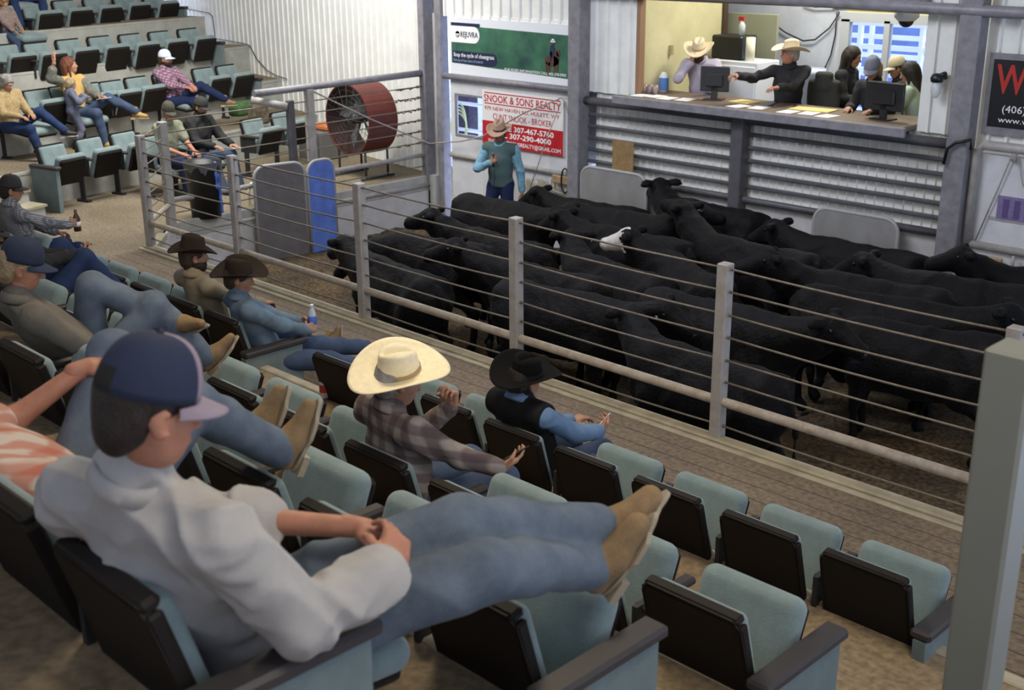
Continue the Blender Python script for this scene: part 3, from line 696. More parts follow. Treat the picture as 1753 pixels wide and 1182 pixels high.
def cowboy_hat(c, R, m, mband, parent, brim=.115, curl=.075, crown=.125, s=1., dip=.018, name='cowboy_hat', crease=.04):
    """c: centre of the head opening; R columns right, forward, up"""
    c = np.array(c, float); nu = 56; prof = []
    a, b = .080 * s, .098 * s; V = []
    for i in range(nu):
        t = 2 * math.pi * i / nu; ct, st_ = math.cos(t), math.sin(t)
        for k in range(9):      # brim from outside in
            q = 1 - k / 8.0; ax = a + (brim * .88) * s * q; bx = b + brim * s * q
            z = curl * s * (q ** 1.7) * abs(ct) ** 2.2 - dip * s * (q ** 1.2) * abs(st_) ** 2
            V.append((ax * ct, bx * st_, z))
        for k in range(1, 7):   # wall
            q = k / 6.0; f = 1 - .13 * q - .03 * q * q; pin = 1 - .26 * q * max(0, st_) ** 1.5
            V.append((a * f * ct * pin, b * (f - .03 * q * max(0, st_)) * st_, crown * .88 * s * q - .012 * s * q * max(0, st_)))
        for k in range(1, 8):   # top
            q = 1 - k / 7.0; f = .84 * q; pin = 1 - .26 * max(0, st_) ** 1.5; x = a * f * ct * pin; y = b * (f - .03 * q * max(0, st_)) * st_
            rim = crown * s * (.88 + .12 * math.sin(min(1, (1 - q) * 2.2) * math.pi / 2)); z = rim - .012 * s * max(0, st_) * q
            z -= crease * s * math.exp(-(x / (.020 * s)) ** 2) * min(1, (1 - q) * 3); z -= .020 * s * math.exp(-((abs(x) - .052 * s) / (.016 * s)) ** 2) * (1 if y > 0 else .3) * (1 - q)
            V.append((x, y, z))
    nv = 22; VV, F = shell2(np.array(V), nu, nv, .0045)
    VV = VV @ np.array(R).T + c
    h = MB().add(VV, F, 0, True).build(name, m, parent)
    bb = MB(); n = 40; P = []
    for i in range(n):
        t = 2 * math.pi * i / n; P.append(c + R @ np.array((a * 1.02 * math.cos(t), b * 1.02 * math.sin(t), .016 * s)))
    Vb = []
    for i in range(n):
        t = 2 * math.pi * i / n
        for z, e in ((.004, 1.045), (.024, 1.015)): Vb.append(c + R @ np.array(((a * e) * math.cos(t), (b * e) * math.sin(t), z * s)))
    bb.add(Vb, [(2 * i, 2 * ((i + 1) % n), 2 * ((i + 1) % n) + 1, 2 * i + 1) for i in range(n)], 0, True); bb.build('hat_band', mband, h); return h
def cap_hat(c, R, m, mb, parent, s=1., back=True, mback=None, name='cap'):
    c = np.array(c, float); nu, nv = 40, 12; V = []
    for i in range(nu):
        t = 2 * math.pi * i / nu
        for k in range(nv):
            q = k / (nv - 1.0); ph = q * math.pi / 2 * .995; f = math.cos(ph) ** .75; front = max(0, math.sin(t))
            V.append((.085 * s * f * math.cos(t), (.101 * s + .004 * s * front) * f * math.sin(t), (.118 + .012 * front * (1 - q)) * s * math.sin(ph) - .012 * s))
    VV, F = shell2(np.array(V), nu, nv, .004); h = MB().add(VV @ np.array(R).T + c, F, 0, True); h.sphere(c + R @ np.array((0, 0, .108 * s)), .008 * s, 8); ho = h.build(name, m, parent)
    nu2, nv2 = 17, 7; V = []
    for i in range(nu2):
        t = math.radians(22 + 136 * i / (nu2 - 1))
        for k in range(nv2):
            q = k / (nv2 - 1.0); x = (.084 + .004 * q) * math.cos(t); y = .101 * math.sin(t) + q * .074 * math.sin((t - .38) / (math.pi - .76) * math.pi) ** .55; z = -.006 - .020 * q - .42 * x * x / .1 * (1 - 0 * q) * .5
            V.append((x * s, y * s, z * s))
    VV, F = shell2(np.array(V), nu2, nv2, .005, closed_u=False)
    MB().add(VV @ np.array(R).T + c, F, 0, True).build('visor', mb, ho); return ho
def hair_obj(c, R, m, parent, s=1., long=0., name='hair', vol=.012, curly=0., nape=1., h=.008):
    c = np.array(c, float); L = lambda p: c + R @ (np.array(p, float) * s); S_ = SDF()
    S_.ell(L((0, -.02, .035)), np.array((.078 + vol, .098 + vol, .092 + vol)) * s, R, .02)
    S_.ell(L((0, -.06 + .008 * (1 - nape), -.03)), np.array((.068 + vol, .05 + vol, .07)) * s * nape, R, .03)
    if long:
        S_.cap(L((.055, -.05, 0)), L((.055, -.075, -long)), .045 * s, .030 * s, .04).cap(L((-.055, -.05, 0)), L((-.055, -.075, -long)), .045 * s, .030 * s, .04).cap(L((0, -.08, 0)), L((0, -.10, -long - .02)), .055 * s, .035 * s, .04)
        S_.cap(L((.075, .01, .01)), L((.075, 0, -long * .7)), .022 * s, .016 * s, .02).cap(L((-.075, .01, .01)), L((-.075, 0, -long * .7)), .022 * s, .016 * s, .02)
    S_.ell(L((0, .085, -.025)), np.array((.060, .065, .085)) * s, R, .012, 's')
    V, Q = S_.mesh(h, wr=.0025 + curly, wf=90 if not curly else 60, ws=(1, 1, .35 if not curly else 1)); return arr_obj(name, V - 0, Q, m, parent)
def beard_obj(c, R, m, parent, s=1., ln=.0, thick=.010):
    c = np.array(c, float); L = lambda p: c + R @ (np.array(p, float) * s); S_ = SDF()
    S_.ell(L((0, .024, -.062)), np.array((.063 + thick, .068 + thick * .6, .052 + thick)) * s, R, .02).ell(L((0, .055, -.100 - ln * .5)), np.array((.040, .038, .030 + ln)) * s, R, .02)
    S_.ell(L((0, .06, .01)), np.array((.09, .12, .048)) * s, R, .01, 's').ell(L((0, .108, -.057)), np.array((.022, .02, .009)) * s, R, .004, 's')
    V, Q = S_.mesh(.006, wr=.002, wf=140); return arr_obj('beard', V, Q, m, parent)
def boot(an, toe, up, m, msole, parent, s=1., shaft=.16, knee=None, name='boot', h=.008, mshaft=None, pointy=True):
    """an ankle joint, toe direction, up = away from the sole"""
    an = np.array(an, float); t = nrm(toe); u = np.array(up, float); u = nrm(u - t * (u @ t)); r = np.cross(t, u); R = np.array([r, t, u]).T; P = lambda x, y, z: an + R @ (np.array((x, y, z)) * s)
    S_ = SDF().cap(P(0, -.035, -.045), P(0, .06, -.050), .036 * s, .040 * s, .02).cap(P(0, .05, -.052), P(0, .165 if pointy else .15, -.062), .042 * s, (.024 if pointy else .032) * s, .02).cap(P(0, -.01, .02), P(0, .03, -.04), .044 * s, .040 * s, .03)
    if knee is not None and shaft: d = nrm(np.array(knee) - an); S_.cap(an, an + d * shaft * s, .047 * s, .056 * s, .03)
    else: S_.cap(P(0, -.005, .0), P(0, -.008, shaft * s), .045 * s, .050 * s, .03)
    S_.plane(P(0, 0, -.088), -u)
    V, Q = S_.mesh(h); b = arr_obj(name, V, Q, m, parent)
    pts = []; n = 26
    for i in range(n):
        a = 2 * math.pi * i / n; y = .06 + .135 * math.sin(a); w = .040 - .010 * (y < .03) - (.014 if y > .13 else 0); pts.append((w * math.cos(a), y))
    so = MB(); V = [P(x, y, -.086) for x, y in pts] + [P(x, y, -.100) for x, y in pts]; so.add(V, [tuple(range(n)), tuple(range(2 * n - 1, n - 1, -1))] + [(i, n + i, n + (i + 1) % n, (i + 1) % n) for i in range(n)])
    so.box((-.032 * s, -.035 * s, -.012 * s), (.032 * s, .035 * s, .012 * s), R=R, c=P(0, -.040, -.110)); so.build('sole', msole, b); return b
class Person: pass
def person(label, J, top, bottom, skin=None, shoes=None, s=1., h=.013, hh=.0055, group=None, hx=.0055, torso=(1., 1.), leg_r=1., female=False, extra_top=None, name='person', hcurl=(.5, .5), parts=True, wr=.0045, head=True):
    """J: world joints. top = dict(m, sleeve, vest, thick); bottom = material"""
    skin = skin or M_SKIN; P = {k: np.array(v, float) for k, v in J.items() if v is not None}
    pel, ch, nk, hd = P['pel'], P['chest'], P['neck'], P['head']; up = nrm(nk - pel); rt = nrm(P['shR'] - P['shL']); rt = nrm(rt - up * (rt @ up)); fw = np.cross(up, rt); RT = np.array([rt, fw, up]).T
    rp = nrm(P['hipR'] - P['hipL']); upp = nrm(ch - pel); rp = nrm(rp - upp * (rp @ upp)); RP = np.array([rp, np.cross(upp, rp), upp]).T
    tw, td = torso
    def torso_sdf(S_, k=.05):
        S_.ell(pel, np.array((.155 * tw, .115 * td, .115)) * s, RP, k)
        S_.ell(pel * .5 + ch * .5 + fw * .012 * td * s, np.array((.142 * tw, .112 * td, .15)) * s, RT, k)
        S_.ell(ch, np.array((.158 * tw, .112 * td, .155)) * s, RT, k)
        b = nk - up * .055 * s
        for sd in ('shR', 'shL'): S_.cap(b, P[sd], .060 * s, .058 * s, .05)
    def arm(S_, sd, r=(.055, .044, .042, .029), k=.03, upto=1.):
        e, w, a = P['el' + sd], P['wr' + sd], P['sh' + sd]
        S_.cap(a, e, r[0] * s, r[1] * s, k); S_.cap(e, e + (w - e) * upto, r[2] * s, (r[2] + (r[3] - r[2]) * upto) * s, k)
    def leg(S_, sd, k=.03, r=(.088, .062, .060, .040)):
        a, kn, an = P['hip' + sd], P['kn' + sd], P['an' + sd]; q = leg_r
        S_.cap(a, kn, r[0] * s * q, r[1] * s * q, k); S_.cap(kn, kn + (an - kn) * .35, r[2] * s * q, .060 * s * q, k).cap(kn + (an - kn) * .35, an, .060 * s * q, r[3] * s, k)
    B = SDF(); torso_sdf(B)
    B.cap(nk - up * .03 * s, hd + (nk - hd) * .30, .060 * s, .054 * s, .03)
    for sd in 'RL': arm(B, sd); leg(B, sd)
    Rh = frame(P['look'], P.get('lookup', (0, 0, 1)))
    meshes = [B.inflate(-.004).mesh(h)]; ex = MB()
    if head:
        V, Q, ex = head_mesh(hd, Rh, s, hx, female); meshes.append((V, Q))
    for sd, sg in (('R', 1), ('L', -1)):
        if 'hd' + sd in P:
            S_ = hand_sdf(P['wr' + sd], P['hd' + sd], P['hn' + sd], sg, hcurl[0 if sd == 'R' else 1], s * (.92 if female else 1.)); meshes.append(S_.mesh(hh))
    V, Q = cat_mesh(meshes)
    ex.mi = [m for m in ex.mi]
    root = arr_obj(name, V, Q, [skin, M_EYEW, M_IRIS, M_LIP], None, tuple(P['root'] if 'root' in P else (pel[0], pel[1], pel[2] - .5)), extra=ex)
    tag(root, label, 'person', group)
    loc = np.array(root.location)
    P['_loc'] = loc
    def put(nm, VQ, m, par=root): return arr_obj(nm, VQ[0] - loc, VQ[1], m, par)
    # top
    T = SDF(); torso_sdf(T); T.plane(pel - upp * .055 * s, -upp); sl = top.get('sleeve', 'long'); rup = top.get('rup', (.42, .42))
    r = (.058, .048, .046, .036)
    if sl == 'long':
        for sd in 'RL': arm(T, sd, r, upto=.93)
    elif sl == 'roll':
        for sd, uu in zip('RL', rup): arm(T, sd, (.062, .056, .055, .048), upto=uu)
    elif sl == 'short':
        for sd in 'RL':
            a, e = P['sh' + sd], P['el' + sd]; T.cap(a, a + (e - a) * .72, .062 * s, .060 * s, .03)
    T.cap(nk - up * .04 * s, nk + (hd - nk) * .22, .066 * s, .062 * s, .02)
    T = T.inflate(top.get('thick', .012))
    if sl in ('short',):
        pass
    o = put(top.get('name', 'shirt'), T.mesh(h * .9, wr=top.get('wr', wr), wf=top.get('wf', 22), seed=int(abs(pel[0] * 100))), top['m'])
    # collar
    if top.get('collar', True):
        n = 22; Vc = []; cc = nk + (hd - nk) * .20; cu = nrm(hd - nk); cr = nrm(rt - cu * (rt @ cu)); cf = np.cross(cu, cr)
        for i in range(n):
            a = 2 * math.pi * i / n; op = max(0, math.sin(a)) ** 4
            for rr, z in ((.080, -.035), (.074, .018 - .03 * op), (.080, .020 - .032 * op), (.090, -.022)): Vc.append(cc + (cr * rr * math.cos(a) + cf * (rr + .012 * op) * math.sin(a) + cu * z) * s - loc)
        F = [];
        for i in range(n):
            j = (i + 1) % n
            for q in range(4): F.append((i * 4 + q, i * 4 + (q + 1) % 4, j * 4 + (q + 1) % 4, j * 4 + q))
        MB().add(Vc, F, 0, True).build('collar', top.get('mc', top['m']), o)
    if top.get('vest'):
        T = SDF(); torso_sdf(T); T = T.inflate(.030)
        for sd in ('R', 'L'):
            a = P['sh' + sd]; other = P['sh' + ('L' if sd == 'R' else 'R')]; dd = nrm(a - other); T.plane(a + dd * .035 * s, dd)
        T.cap(nk - up * .04 * s, nk + (hd - nk) * .3, .082 * s, .078 * s, .02)
        T.plane(pel - upp * .03 * s, -upp); put('vest', T.mesh(h * .9, wr=.005, wf=16, seed=3), top['vest'])
    # bottom
    if bottom is not None:
        T = SDF().ell(pel, np.array((.158 * tw, .118 * td, .125)) * s, RP, .04)
        T.plane(pel + upp * .09 * s, upp)
        for sd in 'RL':
            leg(T, sd, .03, (.092, .068, .066, .056))
        T = T.inflate(.008)
        put('trousers', T.mesh(h * .9, wr=wr, wf=24, seed=5), bottom)
    if shoes:
        for sd in 'RL':
            if 'toe' + sd in P:
                m, ms, shaft = shoes[:3]
                b = boot(P['an' + sd] - loc, P['toe' + sd], P.get('ft' + sd, P['kn' + sd] - P['an' + sd]), m, ms, root, s, shaft, P['kn' + sd] - loc if shaft > .1 else None, shoes[3] if len(shoes) > 3 else 'boot', pointy=len(shoes) < 5)
    q = Person(); q.root = root; q.loc = loc; q.P = P; q.Rh = Rh; q.s = s; q.hd = hd - loc; q.put = put; q.RT = RT; return q
def seated(base, yaw, lean=12, twist=0, handR=(.16, .42, .66), handL=(-.16, .42, .66), anR=(.12, .48, .08), anL=(-.12, .48, .08), head=(0, .02, .0), look=(0, 1, -.05), s=1., seat=.52, slouch=0., shw=.185, poleR=(.6, -.5, -.8), poleL=(-.6, -.5, -.8), knR=(.1, .3, 1), knL=(-.1, .3, 1), hdR=(-.3, 1, -.2), hdL=(.3, 1, -.2), hnR=(0, 0, -1), hnL=(0, 0, -1), toeR=(.1, 1, 0), toeL=(-.1, 1, 0), side=0., pel_y=0., lookup=(0, 0, 1), arms=True, ftR=(0, 0, 1), ftL=(0, 0, 1)):
    """local: x right, y forward, z up from the floor under the pelvis, in metres before scaling"""
    R = rotz(yaw); base = np.array(base, float); W_ = lambda p: base + R @ (np.array(p, float) * s); D = lambda v: R @ nrm(v)
    a = math.radians(lean); b = math.radians(side); up = np.array([math.sin(b), -math.sin(a), math.cos(a) * math.cos(b)]); up = nrm(up)
    pel = np.array([0, pel_y, seat - slouch]); ch = pel + up * .31; nk = pel + up * .505
    tw = math.radians(twist); rt = np.array([math.cos(tw), math.sin(tw), 0]); rt = nrm(rt - up * (rt @ up))
    hdl = nk + nrm(up * .6 + np.array([0, .25, .8])) * .158 + np.array(head)
    shR = nk - up * .055 + rt * shw; shL = nk - up * .055 - rt * shw
    J = dict(pel=W_(pel), chest=W_(ch), neck=W_(nk), head=W_(hdl), shR=W_(shR), shL=W_(shL), look=D(look), lookup=D(lookup), root=W_((0, pel_y, 0)))
    hipR = pel + np.array([.088, .02, -.02]); hipL = pel + np.array([-.088, .02, -.02])
    for sd, hp, an, kp, toe, ft in (('R', hipR, anR, knR, toeR, ftR), ('L', hipL, anL, knL, toeL, ftL)):
        k, an2 = ik(hp, an, .44, .43, kp); J['hip' + sd] = W_(hp); J['kn' + sd] = W_(k); J['an' + sd] = W_(an2); J['toe' + sd] = D(toe); J['ft' + sd] = D(ft)
    for sd, sh, hn, pole, hdv, hnv in (('R', shR, handR, poleR, hdR, hnR), ('L', shL, handL, poleL, hdL, hnL)):
        e, w = ik(sh, hn, .29, .26, pole); J['el' + sd] = W_(e); J['wr' + sd] = W_(w); J['hd' + sd] = D(hdv); J['hn' + sd] = D(hnv)
    return J
def dbg(n, J, keys=('head', 'shR', 'shL', 'wrR', 'wrL', 'pel', 'knR', 'knL', 'anR', 'anL')):
    if DEBUG: print('DBG', n, {k: tuple(int(v) for v in proj(J[k])[:2]) for k in keys if k in J})
DEBUG = False
# ================================================================= RING FENCE AND RAILS
POSTX = [-12.94, -11.01, -8.87, -6.81, -4.74, -2.68, -.6]
t = empty('ring_fence', (-12.94, FY, 0), label='white steel cable fence with square posts along the front of the ring', cat='fence')
for x in POSTX:
    MB().box((x + 12.94 - .045, -.045, 0), (x + 12.94 + .045, .045, 1.335), bev=.006).build('post', M_STEELW, t)
def sagline(a, b, sag, n=6):
    a = np.array(a, float); b = np.array(b, float); return [a + (b - a) * i / n - np.array([0, 0, 1]) * sag * 4 * (i / n) * (1 - i / n) for i in range(n + 1)]
for z in (1.30, 1.135, .965, .80, .625, .46, .12):
    b = MB()
    for i in range(len(POSTX) - 1): b.tube(sagline((POSTX[i] + 12.94, -.0, z), (POSTX[i + 1] + 12.94, -.0, z), .008 + .014 * random.random()), .0085, 6)
    for x in POSTX: b.tube([(x + 12.94 - .06, 0, z), (x + 12.94 + .06, 0, z)], .013, 6)
    b.build('cable', M_WIRE, t)
MB().tube([(0, 0, .305), (12.4, 0, .305)], .036, 12).build('pipe_rail', M_PIPE, t)
# corner piece of the fence
e0 = np.array([-12.94, FY, 0]); e1 = np.array([-13.66, 7.50, 0]); 
t = empty('corner_fence', tuple(e1), label='short slanting bay of cable fence at the ring corner, left of the front fence', cat='fence')
MB().box((-.05, -.05, 0), (.05, .05, 1.34), bev=.006).build('post', M_STEELW, t)
for z in (1.30, 1.135, .965, .80, .625, .46): MB().tube([(0, 0, z), e0 - e1 + (-.05, .05, z)], .0085, 6).build('cable', M_WIRE, t)
MB().tube([(0, 0, .305), e0 - e1 + (-.05, .05, .305)], .034, 12).build('pipe_rail', M_PIPE, t)
# stage rail
SX = -13.88
t = empty('stage_rail', (SX, 7.7, 0), label='grey pipe and cable rail along the raised floor beside the fan', cat='railing')
MB().tube([(-.0, 1.30, 1.52), (0, 4.22, 1.545)], .048, 12).build('top_rail', M_STEEL, t)
MB().tube([(-.0, -.1, .30), (0, 4.25, .33)], .033, 12).build('middle_rail', M_STEELW, t)
MB().tube([(.03, -.1, -.13), (.06, 4.25, -.12)], .036, 12).build('bottom_rail', M_STEELW, t)
for z in (1.35, 1.19, 1.02, .855, .69, .52, .16):
    b = MB().tube([(0, .0, z - .03), (0, 4.25, z)], .008, 6)
    b.build('cable', M_WIRE, t)
    if z > .5:
        b = MB(); n = 9
        for k in range(n): b.sphere((random.uniform(-.01, .01), 3.72 + k * .045, z - .012 + random.uniform(-.015, .012)), (.012, .026, random.uniform(.008, .016)), 6)
        b.tube([(0, 4.14 + .03 * math.cos(a), z + .018 * math.sin(a)) for a in np.linspace(0, 6.28, 10)], .006, 5); b.build('turnbuckle', M_RUST, t)
for yy in (2.18,): MB().box((-.06, yy - .055, 0), (.05, yy + .055, 1.50), bev=.008).build('post', M_STEELW, t)
t = empty('gate_post', (SX + .20, 9.42, RF), label='dark grey gate post with a stub of bent pipe, beside the shield with painted blue light', cat='post')
MB().box((-.045, -.045, 0), (.045, .045, 2.10), bev=.006).build('post', M_DARKST, t)
MB().tube([(0, -.03, 2.02), (-.22, -.22, 2.07), (-.36, -.36, 2.11)], .05, 12).build('pipe_stub', M_STEELW, t)
# shields ------------------------------------------------------------------
def rpanel(w, h, r, d, n=6):
    """upright panel in x-z with the upper corners rounded"""
    pts = [(0, 0), (w, 0)]
    for k in range(n + 1): a = k / n * math.pi / 2; pts.append((w - r + r * math.cos(a), h - r + r * math.sin(a)))
    for k in range(n + 1): a = math.pi / 2 + k / n * math.pi / 2; pts.append((r + r * math.cos(a), h - r + r * math.sin(a)))
    b = MB(); b.prism(pts, 'y', -d / 2, d / 2)
    rim = MB().tube([(x, 0, z) for x, z in pts[1:] + pts[:1]], d * .75, 8); return b, rim
def shield(p0, p1, h, name, label, m, group=None, z=RF):
    d = np.array(p1) - np.array(p0); w = np.linalg.norm(d); a = math.atan2(d[1], d[0]); t = empty(name, (p0[0], p0[1], z), a, label, 'shield', group)
    b, r = rpanel(w, h, .16, .03); b.build('panel', m, t); r.build('rim', mat('steel_rim', (.36, .36, .36), .5), t); return t
M_SHG = mat('grey_shield_paint', (.16, .15, .155), .6, noise=.25, nscale=5)
M_SHG2 = mat('light_grey_shield_paint', (.30, .295, .30), .55, noise=.35, nscale=3, col2=(.22, .21, .19))
M_BLUELIT = mat('painted_blue_light', (.15, .27, .78), .45, noise=.4, nscale=5, col2=(.08, .15, .50))  # bluish light falling on the side face of the shield, put into its colour
shield((-13.66, 8.76), (-13.54, 9.48), 1.29, 'safety_shield', 'dark grey round-cornered shield standing in the ring against the stage wall', M_SHG, 'rounded shields in the ring')
shield((-13.54, 9.53), (-13.56, 9.99), 1.27, 'safety_shield', 'narrow shield face with painted blue light beside the dark grey one at the stage wall', M_BLUELIT, 'rounded shields in the ring')
shield((-10.62, 11.86), (-9.52, 11.86), 1.28, 'safety_shield', 'light grey shield with rounded corners right of the sign door', M_SHG2, 'rounded shields in the ring')
shield((-7.09, 11.86), (-6.06, 11.86), 1.26, 'safety_shield', 'light grey shield with rounded corners below the right part of the counter', M_SHG2, 'rounded shields in the ring')
MB().box((-.175, -.006, 0), (.175, .006, .42), mi=0).build('plywood_board', mat('plywood_sheet', (.30, .19, .08), .8, noise=.35, nscale=10), loc=(-9.95, 11.90, .56), label='square of brown plywood standing above the left grey shield', cat='board')
# text -----------------------------------------------------------------------
def text(s, m, parent, loc, h, width=None, depth=.003, name='lettering', align='LEFT', bold=0.0, shear=0, face='-y'):
    cu = bpy.data.curves.new('t', 'FONT'); cu.body = s; cu.size = 1; cu.extrude = 0; cu.offset = bold; cu.align_x = 'LEFT'; cu.shear = shear; cu.resolution_u = 2
    o = bpy.data.objects.new('t', cu); COL.objects.link(o); dg = bpy.context.evaluated_depsgraph_get(); me = bpy.data.meshes.new_from_object(o.evaluated_get(dg)); bpy.data.objects.remove(o)
    V = np.array([v.co[:] for v in me.vertices]); F = [tuple(p.vertices) for p in me.polygons]; bpy.data.meshes.remove(me)
    lo = V.min(0); hi = V.max(0); sz = h / .69; V = (V - [lo[0], 0, 0]); sx = (width / (hi[0] - lo[0])) if width else sz
    x = V[:, 0] * sx; z = V[:, 1] * sz
    if align == 'CENTER': x = x - x.max() / 2
    P = np.stack([x, np.full_like(x, 0), z], 1) + np.array(loc)
    return MB().add(P, F).build(name, m, parent, fixn=False)
# banner over the door --------------------------------------------------------
M_WHITE = mat('white_board', (.74, .76, .80), .5); M_WT = mat('white_lettering', (.85, .85, .85), .6); M_NAVY = mat('navy_print', (.012, .018, .06), .5)
M_RED = mat('red_print', (.50, .015, .02), .5); M_GRN = mat('green_pasture_print', (.06, .20, .10), .5, noise=.6, nscale=2.2, col2=(.012, .045, .05))
by = WY - .02
t = empty('banner', (-13.36, by, 1.56), label='green advertising banner with a horse rider on a white board over the door', cat='banner')
MB().box((-.02, 0, 0), (2.46, .02, .80)).build('backing', M_WHITE, t)
b = MB().quad((.02, -.004, .17), (2.44, -.004, .10), (2.44, -.004, .665), (.02, -.004, .70)); pr = b.build('print', M_GRN, t, fixn=False)
b = MB().prism([(.02, .46)] + [(.50 + .115 * math.cos(a), .575 + .115 * math.sin(a)) for a in np.linspace(-1.57, 1.57, 9)] + [(.02, .69)], 'y', -.008, -.005); b.build('logo_plate', M_WT, t)
MB().prism([(.02, .69), (.62, .69), (.62, .735), (.02, .735)], 'y', -.008, -.005).build('dark_strip', M_NAVY, t)
MB().lathe([(.0, 0), (.045, 0)], c=(.16, -.010, .575), n=20, R=frame((0, 0, 1), (0, -1, 0)), smooth=False).build('logo_mark', M_RED, t)
MB().box((.12, -.014, .566), (.20, -.011, .582)).box((.135, -.014, .545), (.185, -.011, .557)).build('logo_bars', M_WT, t)
text('REJUVRA', mat('dark_print', (.03, .03, .05), .5), t, (.225, -.011, .54), .075, .36, bold=.015)
b = MB().prism([(.05, .17)] + [(.88 + .085 * math.cos(a), .255 + .085 * math.sin(a)) for a in np.linspace(-1.57, 1.57, 9)] + [(.05, .34)], 'y', -.008, -.005); b.build('slogan_plate', M_NAVY, t)
text('Stop the cycle of cheatgrass', M_WT, t, (.07, -.011, .262), .055, .84, bold=.01)
text('Get up to four years of control.', mat('pale_blue_print', (.35, .5, .65), .5), t, (.07, -.011, .195), .038, .62)
text('FOR MORE INFORMATION CALL 402-278-0903', M_WT, t, (1.12, -.011, .13), .036, 1.16, bold=.01)
rd = MB(); y0 = -.010
def blob(cx, cz, rx, rz, mi=0, n=14): rd.add([(cx + rx * math.cos(a), y0, cz + rz * math.sin(a)) for a in np.linspace(0, 6.283, n, endpoint=False)], [tuple(range(n))], mi)
def pol(p, mi=0): rd.add([(x, y0, z) for x, z in p], [tuple(range(len(p)))], mi)
blob(2.02, .32, .13, .075, 1); blob(2.10, .36, .05, .09, 1); blob(2.13, .43, .03, .05, 1)
for x in (1.92, 1.97, 2.07, 2.12): pol([(x - .012, .13), (x + .012, .13), (x + .02, .30), (x - .02, .30)], 1)
y0 = -.0115; blob(2.03, .45, .045, .09, 0); blob(2.0, .38, .025, .07, 0); y0 = -.0125; blob(2.04, .555, .024, .028, 1); y0 = -.0135; blob(2.04, .575, .05, .012, 2); blob(2.04, .592, .028, .018, 2)
rd.build('rider_picture', [M_NAVY, mat('brown_print', (.09, .035, .02), .5), M_WT], t, fixn=False)
# door of the ring -------------------------------------------------------------
dx0, dx1, dz0, dz1 = -13.40, -10.95, RF - .02, 1.50; wx0, wx1, wz0, wz1 = -13.28, -12.70, .70, 1.26
M_DOOR = mat('white_door_sheet', (.66, .66, .68), .5, noise=.15, nscale=3)
M_DOORS = M_DOOR.copy(); nt = M_DOORS.node_tree; bs = nt.nodes['Principled BSDF']; tcn = [n for n in nt.nodes if n.type == 'TEX_COORD'][0]
def mnode(op, a, b=None, v=None):
    n = nt.nodes.new('ShaderNodeMath'); n.operation = op; nt.links.new(a, n.inputs[0])
    if b is not None: nt.links.new(b, n.inputs[1])
    elif v is not None: n.inputs[1].default_value = v
    return n.outputs[0]
nzs = nt.nodes.new('ShaderNodeTexNoise'); nzs.inputs['Scale'].default_value = 7; nzs.inputs['Detail'].default_value = 8; nzs.inputs['Roughness'].default_value = .7; nt.links.new(tcn.outputs['Object'], nzs.inputs['Vector'])
tot = None
for (sx_, sz_, rr_) in ((-11.28, .02, .42), (-11.72, .10, .34), (-11.25, -.30, .30)):
    vd = nt.nodes.new('ShaderNodeVectorMath'); vd.operation = 'DISTANCE'; nt.links.new(tcn.outputs['Object'], vd.inputs[0]); vd.inputs[1].default_value = (sx_, WY, sz_)
    g = mnode('MULTIPLY', vd.outputs['Value'], v=-1 / rr_); g = mnode('ADD', g, v=1.0); g = mnode('MAXIMUM', g, v=0.0); tot = g if tot is None else mnode('ADD', tot, g)
fac = mnode('MULTIPLY', tot, nzs.outputs['Fac']); fac = mnode('SUBTRACT', fac, v=.22); fac = mnode('MULTIPLY', fac, v=7.0); fac = mnode('MINIMUM', mnode('MAXIMUM', fac, v=0.0), v=.75)
mxs = nt.nodes.new('ShaderNodeMix'); mxs.data_type = 'RGBA'; nt.links.new(fac, mxs.inputs[0]); nt.links.new(bs.inputs['Base Color'].links[0].from_socket, mxs.inputs[6]); mxs.inputs[7].default_value = (.27, .20, .09, 1); nt.links.new(mxs.outputs[2], bs.inputs['Base Color'])
b = MB()
for (x0, x1, z0, z1) in ((dx0, wx0, dz0, dz1), (wx1, dx1, dz0, dz1), (wx0, wx1, dz0, wz0), (wx0, wx1, wz1, dz1)): b.box((x0, WY - .005, z0), (x1, WY + .03, z1))
door = b.build('door_1', M_DOORS, kind='structure')
MB().tube([(-13.5, WY - .05, 1.53), (-10.92, WY - .05, 1.53)], .045, 12).build('trim_81', M_STEEL, kind='structure')
MB().tube([(dx0, WY - .03, .38), (-12.8, WY - .03, .385), (dx1 - .1, WY - .03, .385)], .035, 10).build('rail', M_STEELW, door)
b = MB().box((wx0 - .03, WY - .015, wz0 - .03), (wx1 + .03, WY - .002, wz0)).box((wx0 - .03, WY - .015, wz1), (wx1 + .03, WY - .002, wz1 + .03)).box((wx0 - .03, WY - .015, wz0), (wx0, WY - .002, wz1)).box((wx1, WY - .015, wz0), (wx1 + .03, WY - .002, wz1)); b.build('window_frame', M_STEEL, door)
MB().box((wx0, WY + .01, wz0), (wx1, WY + .015, wz1)).build('window_pane', M_GLASS, door)
b = MB().box((-.24, -.05, -.06), (.10, -.01, .05), bev=.01); lt = empty('door_latch', (-11.05, WY - .03, .31), label='wooden block latch with black strap on the right side of the white door', cat='latch')
b.build('block', M_WOOD, lt); MB().tube([(.02 + .07 * math.cos(a), -.06, .17 * math.sin(a)) for a in np.linspace(0, 6.28, 16)], .012, 6).build('strap', M_BLACK, lt)
MB().tube([(-.28, -.02, -.02), (-.28, -.03, -.14), (-.18, -.04, -.18), (.08, -.04, -.2)], .015, 8).build('bracket', M_STEELW, lt)
